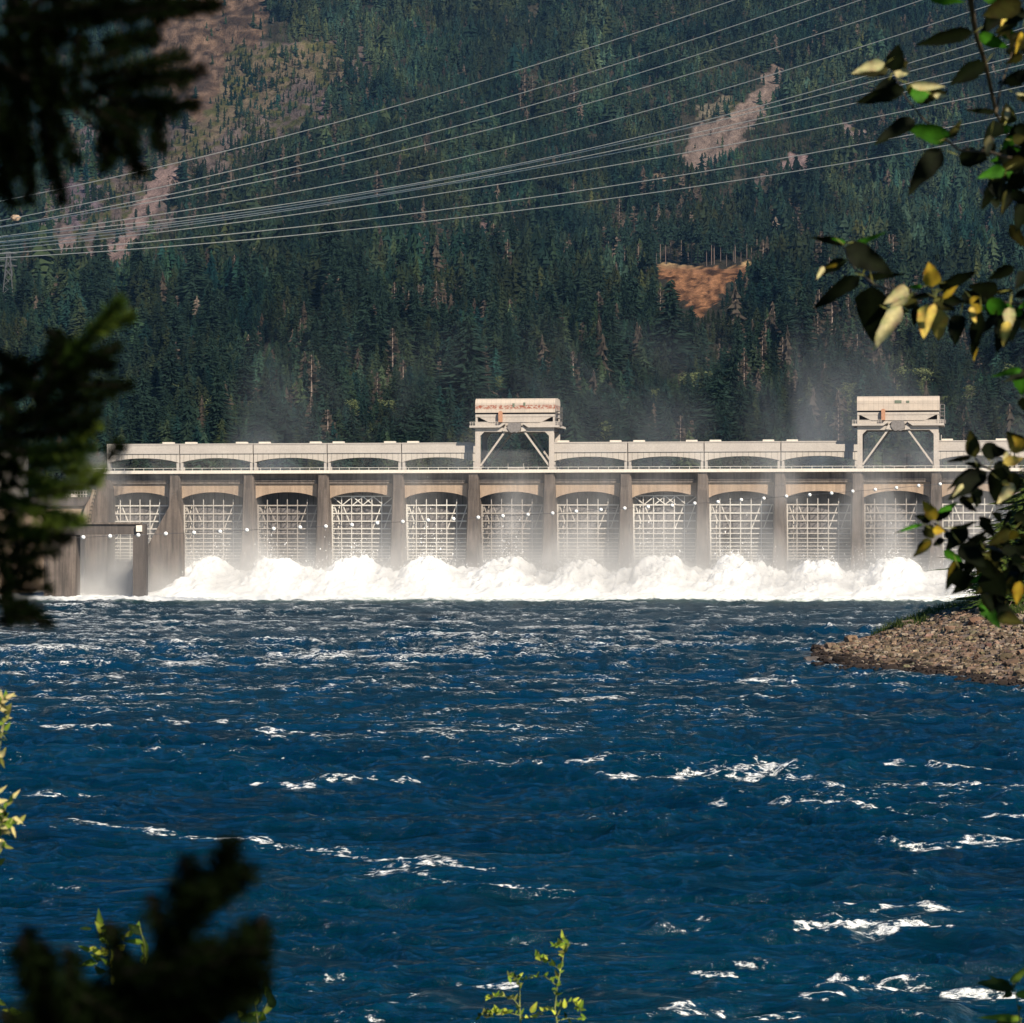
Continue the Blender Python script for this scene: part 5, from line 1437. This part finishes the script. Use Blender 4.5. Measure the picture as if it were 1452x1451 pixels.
for cx_, cy_, rx_, ry_, n_ in ((1436, 60, 22, 60, 13), (1432, 235, 26, 65, 24), (1440, 440, 20, 25, 7), (1425, 825, 38, 42, 26), (1398, 785, 26, 24, 9), (1440, 740, 18, 40, 9), (1385, 745, 22, 20, 6), (1290, 425, 40, 8, 5), (1400, 425, 30, 12, 6), (1290, 130, 16, 14, 3), (1385, 700, 25, 18, 4)):
    for q in range(n_):
        px_ = cx_ + rl.gauss(0, .55) * rx_; py_ = cy_ + rl.gauss(0, .55) * ry_; Yl = 9.35 + rl.uniform(-.3, .4)
        an_ = rl.uniform(0, 6.28); L_ = rl.uniform(22, 42)
        a = P(px_, py_, Yl); b_ = P(px_ + math.cos(an_) * L_, py_ + math.sin(an_) * L_ * .7 + L_ * .45, Yl + rl.uniform(-.05, .05))
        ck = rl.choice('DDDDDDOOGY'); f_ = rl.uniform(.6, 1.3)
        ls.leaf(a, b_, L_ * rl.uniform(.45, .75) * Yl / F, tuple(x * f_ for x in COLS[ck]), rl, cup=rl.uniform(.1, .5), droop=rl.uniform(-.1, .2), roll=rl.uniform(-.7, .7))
# the rest of the crown, above and to the right of the view
for i in range(9000):
    k_ = i % 3
    if k_ == 0: c = Vector((rl.gauss(3.6, .9), rl.gauss(8.6, 1.5), rl.gauss(14.2, 1.3)))
    elif k_ == 1: c = Vector((rl.gauss(3.2, .9), rl.gauss(7.6, 1.2), rl.gauss(15.3, .9)))
    else: c = Vector((rl.gauss(3.4, .8), rl.gauss(8.0, 1.3), rl.gauss(12.8, 1.2)))
    if c.y < 1: continue
    ppx = 726 + c.x / c.y * F; ppy = HOR - (c.z - CAMZ) / c.y * F
    if ppx < 1500 and ppy > -60: continue
    d_ = Vector((rl.gauss(0, 1), rl.gauss(0, 1), rl.gauss(-.5, .8))).normalized(); L = rl.uniform(.07, .12)
    v0 = c; v1 = c + d_ * L
    ls.leaf(v0, v1, L * .75, tuple(x * rl.uniform(1.0, 2.4) for x in OLc), rl, n=2, roll=rl.uniform(-1.4, 1.4))
ls.build("foliage", M_leaf, tree, tree.location)

# ================================================================== FIR BOUGHS ON THE LEFT
M_dktwig = plain("fir_twig", (0.008, 0.005, 0.003), 1.0, 0, .3, 20)
M_need = vcol_mat("fir_needles", "tint", 0.7, None, trans=0.0, spec=0.0)
rn = np.random.default_rng(21)
class Needles:
    def __init__(s): s.V = []; s.C = []
    def shoot(s, a, b, nl, dens=1.0, col=(0.010, 0.016, 0.005), tipcol=None, wmul=1.0):
        a = np.array(a); b = np.array(b); L = np.linalg.norm(b - a)
        if L < 1e-4: return
        ax = (b - a) / L; u = np.cross(ax, (0.1, 0.3, 1.0)); u /= np.linalg.norm(u); v = np.cross(ax, u)
        n = max(12, int(L / 0.00042 * dens))
        t = rn.uniform(0, 1.0, n); an = rn.uniform(0, 6.283, n); fw_ = rn.uniform(.35, .85, n)
        ln = nl * rn.uniform(.7, 1.1, n) * (1 - .35 * np.clip((t - .8) / .2, 0, 1))
        p = a + ax * (L * t)[:, None]
        d = (u * np.cos(an)[:, None] + v * np.sin(an)[:, None]) * np.sqrt(1 - fw_ ** 2)[:, None] + ax * fw_[:, None]
        w = np.cross(d, rn.normal(0, 1, (n, 3))); w /= np.linalg.norm(w, axis=1)[:, None]
        ww = 0.0014 * wmul
        e = p + d * ln[:, None]
        s.V.append(np.stack([p - w * ww * .5, p + w * ww * .5, e + w * ww * .35, e - w * ww * .35], 1).reshape(-1, 3))
        base = np.array(col) * rn.uniform(.6, 1.6, n)[:, None]
        s.C.append(np.repeat(base, 4, 0))
    def build(s, name, parent, loc):
        V = np.vstack(s.V) - np.array(loc); C = np.vstack(s.C)
        return link_mesh(name, np_mesh(name, V, np.arange(len(V)).reshape(-1, 4), M_need, False, {"tint": C}), parent)
NDK = (0.004, 0.007, 0.0022); NGR = (0.020, 0.038, 0.007); NYG = (0.055, 0.08, 0.012); NRD = (0.12, 0.03, 0.01)
TOPS = [(0,30,300,5),(150,22,312,8),(90,-10,60,150),(112,50,100,152),(100,152,58,112),(100,152,152,124),(150,125,288,100),(120,112,262,78),(120,92,200,60),(232,-10,214,62),(150,138,278,150),(125,150,195,192),(150,170,148,238),
 (178,188,198,250),(222,165,226,212),(74,155,106,232),(60,150,88,288),(30,140,42,288),(2,150,6,272),(80,90,74,165),(0,60,62,124),(0,112,82,152),(20,-10,24,155),(50,20,62,142),(0,200,46,224),(128,36,150,20),(0,20,122,62),
 (-20,-10,-5,180),(10,-20,60,60),(60,-20,120,40),(130,-20,190,30),(190,-20,260,18),(0,90,40,170),(30,60,90,110),(140,60,215,48),(180,110,265,118),(150,150,210,170),(185,150,250,160),(16,170,24,250),(60,180,70,250),(90,10,180,5),(-10,250,20,292),(-5,140,30,200),(140,190,160,225),(160,185,185,215),(60,0,10,60)]
MIDS = [(88,520,172,424),(128,474,188,446),(52,572,112,486),(70,540,168,490),(80,545,184,548),(0,570,88,482),(46,606,88,488),(-5,545,32,512),(85,574,158,558),(-5,600,142,584),(30,642,132,634),(96,628,138,602),(-5,650,92,702),(50,704,142,682),
 (88,668,148,672),(152,654,174,628),(-5,700,112,742),(10,722,118,738),(-5,764,92,742),(-5,792,82,782),(10,826,62,812),(-5,852,32,862),(6,872,72,884),(-5,884,32,872),(10,590,20,690),(-10,610,10,720),(10,700,30,800),(-10,720,10,850),(60,520,140,512),
 (40,560,120,530),(20,620,100,610),(40,660,120,650),(20,690,90,690),(0,740,60,760),(20,770,100,760),(0,815,50,800),(0,520,60,560),(0,500,40,540),(100,500,160,520),(40,590,110,560),(0,630,60,650),(60,610,130,600),(0,835,70,835),(0,850,60,870),(-10,560,30,600),(70,470,110,500)]
MIDG = {(-5,650,92,702), (50,704,142,682), (-5,700,112,742), (10,722,118,738), (30,642,132,634), (96,628,138,602), (-5,764,92,742), (88,668,148,672), (20,690,90,690), (40,660,120,650), (88,520,172,424),(128,474,188,446),(0,740,60,760)}  # sunlit shoots: brighter green needle colour paints in the sun patches
BOTS = [(30,1330,60,1460),(60,1335,62,1410),(35,1315,72,1420),(100,1345,112,1460),(152,1305,182,1405),(258,1218,286,1275),(298,1285,326,1196),(272,1290,228,1372),(286,1278,352,1238),(218,1270,242,1352),(250,1350,350,1345),(372,1302,358,1405),
 (200,1405,372,1345),(100,1460,380,1385),(120,1402,300,1404),(60,1445,345,1430),(230,1340,330,1380),(180,1380,320,1360),(140,1440,300,1450),(40,1420,160,1430),(260,1300,300,1260),(250,1330,290,1290),(330,1330,365,1320),(90,1400,200,1460),(220,1400,360,1420),(0,1440,80,1470),(300,1400,370,1390),(240,1255,275,1290),(160,1350,200,1420)]
def bough_tree(name, groups, trunk_xy, label, Yt):
    tr = empty(name, (trunk_xy[0], trunk_xy[1], float(bank_h(np.array([trunk_xy[0]]), np.array([trunk_xy[1]]))[0]) - .1)); tag(tr, label, "conifer")
    return tr
fir = bough_tree("fir_tree", None, (-2.9, 4.4), "near dark fir whose boughs frame the top left and middle left", 4)
tm = MB(); tm.tube([Vector((0, 0, -.3)), Vector((0, 0, 3)), Vector((.1, 0, 7)), Vector((.1, 0, 10))], [.17, .14, .09, .04], 10); tm.build("trunk", M_bark, fir, True)
def bough(parent, name, segs, Yc, nl, stems, greens=(), jit=.25, extra=1, wmul=1.0, dens=1.0):
    nd = Needles(); tw = MB()
    for sg in segs:
        x0, y0, x1, y1 = sg
        for e in range(extra):
            ya = Yc + rl.uniform(-jit, jit); yb = ya + rl.uniform(-.06, .06); jx = 0 if e == 0 else rl.uniform(-7, 7)
            a = P(x0 + jx, y0 + jx * .5, ya); b_ = P(x1 + jx * .4, y1, yb)
            col = NDK
            if sg in greens: col = rl.choice([NGR, NYG, NGR]); 
            nd.shoot(a, b_, nl, dens, col, wmul=wmul)
            tw.tube([a - parent.location, b_ - parent.location], [.0022, .0010], 4)
    for pts_, r0 in stems:
        tw.tube([P(px, py, Yc + .02 * i) - parent.location for i, (px, py) in enumerate(pts_)], [r0 * (1 - .6 * i / (len(pts_) - 1)) for i in range(len(pts_))], 6)
    br = tw.build(name, M_dktwig, parent, True)
    nd.build("needles", br, parent.location)
bough(fir, "upper_bough", TOPS, 3.7, 0.017, [([(-900, -260), (-300, 20), (-60, 60), (60, 130), (100, 152), (150, 126), (250, 102)], .009), ([(-500, -300), (0, -30), (150, 20), (290, 8)], .007), ([(100, 152), (140, 185), (190, 240)], .003)], extra=2, dens=1.3)
bough(fir, "middle_bough", MIDS, 3.9, 0.016, [([(-900, 760), (-300, 690), (-40, 600), (60, 545), (140, 470), (168, 432)], .009), ([(-700, 820), (-200, 760), (0, 715), (110, 690)], .007), ([(-500, 900), (-60, 860), (50, 820)], .005)], greens=MIDG, extra=2, dens=1.3)
# unseen: overhead fan added to shade the near boughs, and the fir's left side
nd = Needles(); tw = MB()
for i in range(30):
    o_ = Vector((-2.85, 4.4, rl.uniform(12.9, 15.2))); an = -0.79 + rl.uniform(-.42, .5); R_ = rl.uniform(4.2, 7.6)
    e = o_ + Vector((math.cos(an) * R_, math.sin(an) * R_, rl.uniform(.1, .7)))
    tw.tube([o_ - fir.location, o_.lerp(e, .5) + Vector((0, 0, .25)) - fir.location, e - fir.location], [.035, .02, .006], 5)
    for j in range(26):
        t = .2 + .8 * j / 26; c = o_.lerp(e, t) + Vector((0, 0, .25 * 4 * t * (1 - t))); s_ = Vector((-math.sin(an), math.cos(an), -.12)) * (.75 * (1.25 - t))
        for sg in (-1, 1):
            q = c + s_ * sg + (e - o_).normalized() * .25
            nd.shoot(c, q, .045, .12, NDK, wmul=7)
for i in range(26):
    zc = 12.0 + rl.uniform(-1.0, 5.5); an = rl.uniform(-1.2, 5.0); R_ = rl.uniform(1.0, 2.2)
    o_ = Vector((-2.85, 4.4, zc)); e = o_ + Vector((math.cos(an) * R_, math.sin(an) * R_, -.25))
    pe = 726 + e.x / max(e.y, .5) * F
    if pe > -150 and e.y > 0.5 and abs(HOR - (e.z - CAMZ) / max(e.y, .5) * F - 700) < 900: continue
    tw.tube([o_ - fir.location, e - fir.location], [.02, .004], 5)
    for j in range(12):
        t = .25 + .75 * j / 12; c = o_.lerp(e, t); s_ = Vector((-math.sin(an), math.cos(an), -.1)) * (.45 * (1.15 - t))
        for sg in (-1, 1): nd.shoot(c, c + s_ * sg + (e - o_) * .12, .02, .22, NDK, wmul=2.2)
br = tw.build("outer_and_shade_boughs", M_twig, fir, True); nd.build("needles", br, fir.location)
sap = bough_tree("young_fir", None, (-0.75, 2.6), "out-of-focus black fir sprig rising at the bottom left corner", 2.6)
tm = MB(); tm.tube([Vector((0, 0, -.1)), Vector((.05, 0, .7)), P(60, 1560, 2.5) - sap.location], [.02, .015, .01], 7); tm.build("trunk", M_bark, sap, True)
bough(sap, "bough", BOTS, 2.5, 0.0175, [([(60, 1560), (160, 1440), (240, 1340), (290, 1270), (320, 1210)], .006), ([(60, 1560), (200, 1440), (370, 1370)], .005)], jit=.10, extra=2, wmul=1.2, dens=1.3)

# ================================================================== SUNLIT SHRUBS BELOW
M_shleaf = vcol_mat("shrub_leaf", "tint", 0.6, 30.0, .25, trans=.3, spec=.12)
def shrub(name, label, Y, stems, leaf_px, cols, seed, group=None, per=1.0, clip=None, extra_leaves=(), cat="shrub"):
    rs_ = random.Random(seed)
    bx = stems[0][0]; x = (bx[0] - 726) * Y / F; gz = float(bank_h(np.array([x]), np.array([float(Y)]))[0])
    o = empty(name, (x, Y, gz)); tag(o, label, cat, group)
    st = MB(); lv = LeafSet()
    for pts_ in stems:
        W_ = [P(px, py, Y + rs_.uniform(-.12, .12) * i) for i, (px, py) in enumerate(pts_)]
        main = pts_[0][1] >= 1451
        if main: st.tube([Vector((0, 0, -.1)), (W_[0] - o.location) * .55 + Vector((rs_.uniform(-.1, .1), 0, 0)), W_[0] - o.location], [.012, .008, .0045], 6)
        r0 = .0045 if main else .0025
        st.tube([w - o.location for w in W_], [r0 * (1 - .6 * i / (len(W_) - 1)) for i in range(len(W_))], 5)
        for a, b_ in zip(W_[:-1], W_[1:]):
            L = (b_ - a).length; n_ = max(1, int(L / (leaf_px * Y / F) * 1.5 * per))
            for q in range(n_):
                c = a.lerp(b_, (q + rs_.random()) / n_)
                d = ((b_ - a).normalized() * .5 + Vector((rs_.uniform(-1, 1), rs_.uniform(-1, 1), rs_.uniform(-.35, .9)))).normalized()
                l = leaf_px * Y / F * rs_.uniform(.6, 1.35); col = rs_.choice(cols); k_ = rs_.uniform(.7, 1.3)
                lv.leaf(c, c + d * l, l * rs_.uniform(.35, .6), tuple(x_ * k_ for x_ in col), rs_, n=4, roll=rs_.uniform(-.9, .9), cup=.3, droop=.2)
    for (x0, y0, x1, y1, w_, ck) in extra_leaves:
        a = P(x0, y0, Y); b_ = P(x1, y1, Y); lv.leaf(a, b_, w_ * Y / F, COLS2[ck], rs_, roll=rs_.uniform(-.3, .3))
    st.build("stems", M_green_twig, o, True); lv.build("leaves", M_shleaf, o, o.location)
    return o
SG = (0.13, 0.20, 0.02); SY_ = (0.38, 0.42, 0.05); SD = (0.02, 0.04, 0.008); SO = (0.20, 0.20, 0.05); SP = (0.55, 0.47, 0.20)
COLS2 = dict(G=SG, Y=SY_, D=SD, O=SO, P=SP)
shrub("shrub", "slender two-stemmed shrub with tiny yellow-green leaves at the bottom centre", 17.0,
      [[(790, 1451), (787, 1430), (790, 1400), (795, 1375), (800, 1352), (797, 1330)], [(738, 1451), (737, 1425), (737, 1400), (733, 1384)], [(794, 1375), (780, 1366), (770, 1359), (758, 1355)], [(787, 1396), (772, 1384), (752, 1388), (742, 1390)],
       [(800, 1352), (805, 1342), (808, 1335)], [(797, 1335), (790, 1340), (785, 1342)], [(737, 1428), (728, 1417), (714, 1413), (692, 1414)], [(737, 1440), (720, 1436), (700, 1436), (680, 1441)], [(790, 1440), (800, 1422), (812, 1420), (824, 1432)],
       [(790, 1448), (806, 1444), (826, 1446)], [(738, 1445), (760, 1438), (784, 1430)], [(735, 1390), (726, 1384), (720, 1385)], [(787, 1410), (782, 1402)], [(790, 1400), (796, 1396)], [(820, 1422), (824, 1440)]], 10.5, [SG, SG, SY_, SD, SO, SG], 5, per=1.05, extra_leaves=[(752, 1436, 762, 1421, 9, 'Y'), (718, 1430, 712, 1440, 8, 'Y'), (800, 1430, 801, 1416, 8, 'Y')])
shrub("shrub", "yellow-green shrub tips showing right of the black fir sprig at the bottom", 15.0,
      [[(310, 1470), (309, 1451), (307, 1425), (309, 1405)], [(365, 1490), (366, 1451), (362, 1420), (352, 1396)], [(260, 1480), (270, 1452), (262, 1438)], [(366, 1451), (378, 1425), (386, 1412)], [(309, 1440), (296, 1425), (284, 1418)], [(240, 1480), (225, 1455), (222, 1440)], [(340, 1470), (342, 1440), (338, 1425)]],
      26, [SG, SY_, SG, SD], 6, per=.75, extra_leaves=[(310, 1425, 282, 1430, 10, 'Y'), (312, 1440, 284, 1451, 10, 'Y'), (364, 1426, 361, 1396, 8, 'Y'), (372, 1436, 390, 1423, 10, 'Y'), (345, 1451, 336, 1428, 8, 'Y'), (350, 1440, 376, 1436, 10, 'G'), (388, 1430, 378, 1402, 14, 'D'), (330, 1400, 352, 1418, 14, 'G')])
shrub("shrub", "yellow-green shrub tip seen behind the left half of the black fir sprig", 14.0,
      [[(165, 1475), (160, 1400), (152, 1340), (142, 1315)], [(155, 1350), (135, 1345), (126, 1350)], [(160, 1365), (140, 1362), (134, 1372)], [(200, 1460), (205, 1340), (198, 1315)], [(20, 1480), (15, 1440), (8, 1425)], [(160, 1350), (175, 1340), (178, 1325)]],
      22, [SG, SY_, SG, SD], 7, per=.9, extra_leaves=[(140, 1318, 141, 1288, 11, 'G'), (142, 1320, 134, 1300, 6, 'D'), (130, 1318, 112, 1316, 6, 'D'), (128, 1343, 152, 1356, 10, 'Y'), (160, 1352, 178, 1340, 18, 'Y'), (196, 1316, 197, 1306, 6, 'G')])
shrub("shrub", "pale yellow-leaved shrub clipped by the left edge beside the river", 13.0,
      [[(-40, 1480), (-20, 1300), (-6, 1210), (0, 1180), (6, 1150), (15, 1130)], [(-10, 1230), (-8, 1100), (0, 1060), (6, 1020), (8, 985)], [(0, 1180), (12, 1170), (26, 1166)], [(2, 1190), (8, 1205)], [(2, 1040), (10, 1050)], [(-8, 1010), (4, 990)], [(0, 1170), (14, 1185)], [(-6, 1090), (2, 1075)], [(-10, 1150), (6, 1140)]],
      17, [SP, SP, SG, SD, SO], 8, per=1.5, extra_leaves=[(-6, 1136, 11, 1135, 9, 'P'), (20, 1158, 33, 1168, 7, 'P'), (8, 990, 21, 983, 7, 'P'), (-5, 1002, 10, 1008, 7, 'P'), (17, 1172, 23, 1188, 6, 'P'), (16, 1160, 15, 1172, 10, 'G'), (-3, 1025, 6, 1026, 7, 'G'), (2, 1075, 6, 1090, 6, 'O')])
shrub("shrub", "dark green leafy sprig poking up at the bottom right corner", 11.5,
      [[(1450, 1500), (1447, 1451), (1440, 1410), (1437, 1392)]], 30, [SD], 9, per=.15,
      extra_leaves=[(1434, 1402, 1386, 1392, 21, 'D'), (1438, 1406, 1400, 1384, 10, 'D'), (1432, 1393, 1462, 1368, 12, 'G'), (1436, 1408, 1420, 1415, 10, 'D'), (1440, 1410, 1470, 1408, 12, 'G'), (1450, 1446, 1386, 1444, 12, 'G'), (1445, 1452, 1400, 1456, 18, 'D'), (1436, 1396, 1440, 1388, 7, 'P')])

# ================================================================== HAZE
m, nt, v_ = volume_mat("air_haze")
v_.inputs["Color"].default_value = (0.28, 0.58, 1.0, 1); v_.inputs["Density"].default_value = 0.000014; v_.inputs["Anisotropy"].default_value = 0.0
hz = MB(); hz.box(-12500, 12500, -6500, 14500, -5, 1700)
tag(hz.build("haze", m), "thin blue haze of the valley air", "haze", kind='stuff')
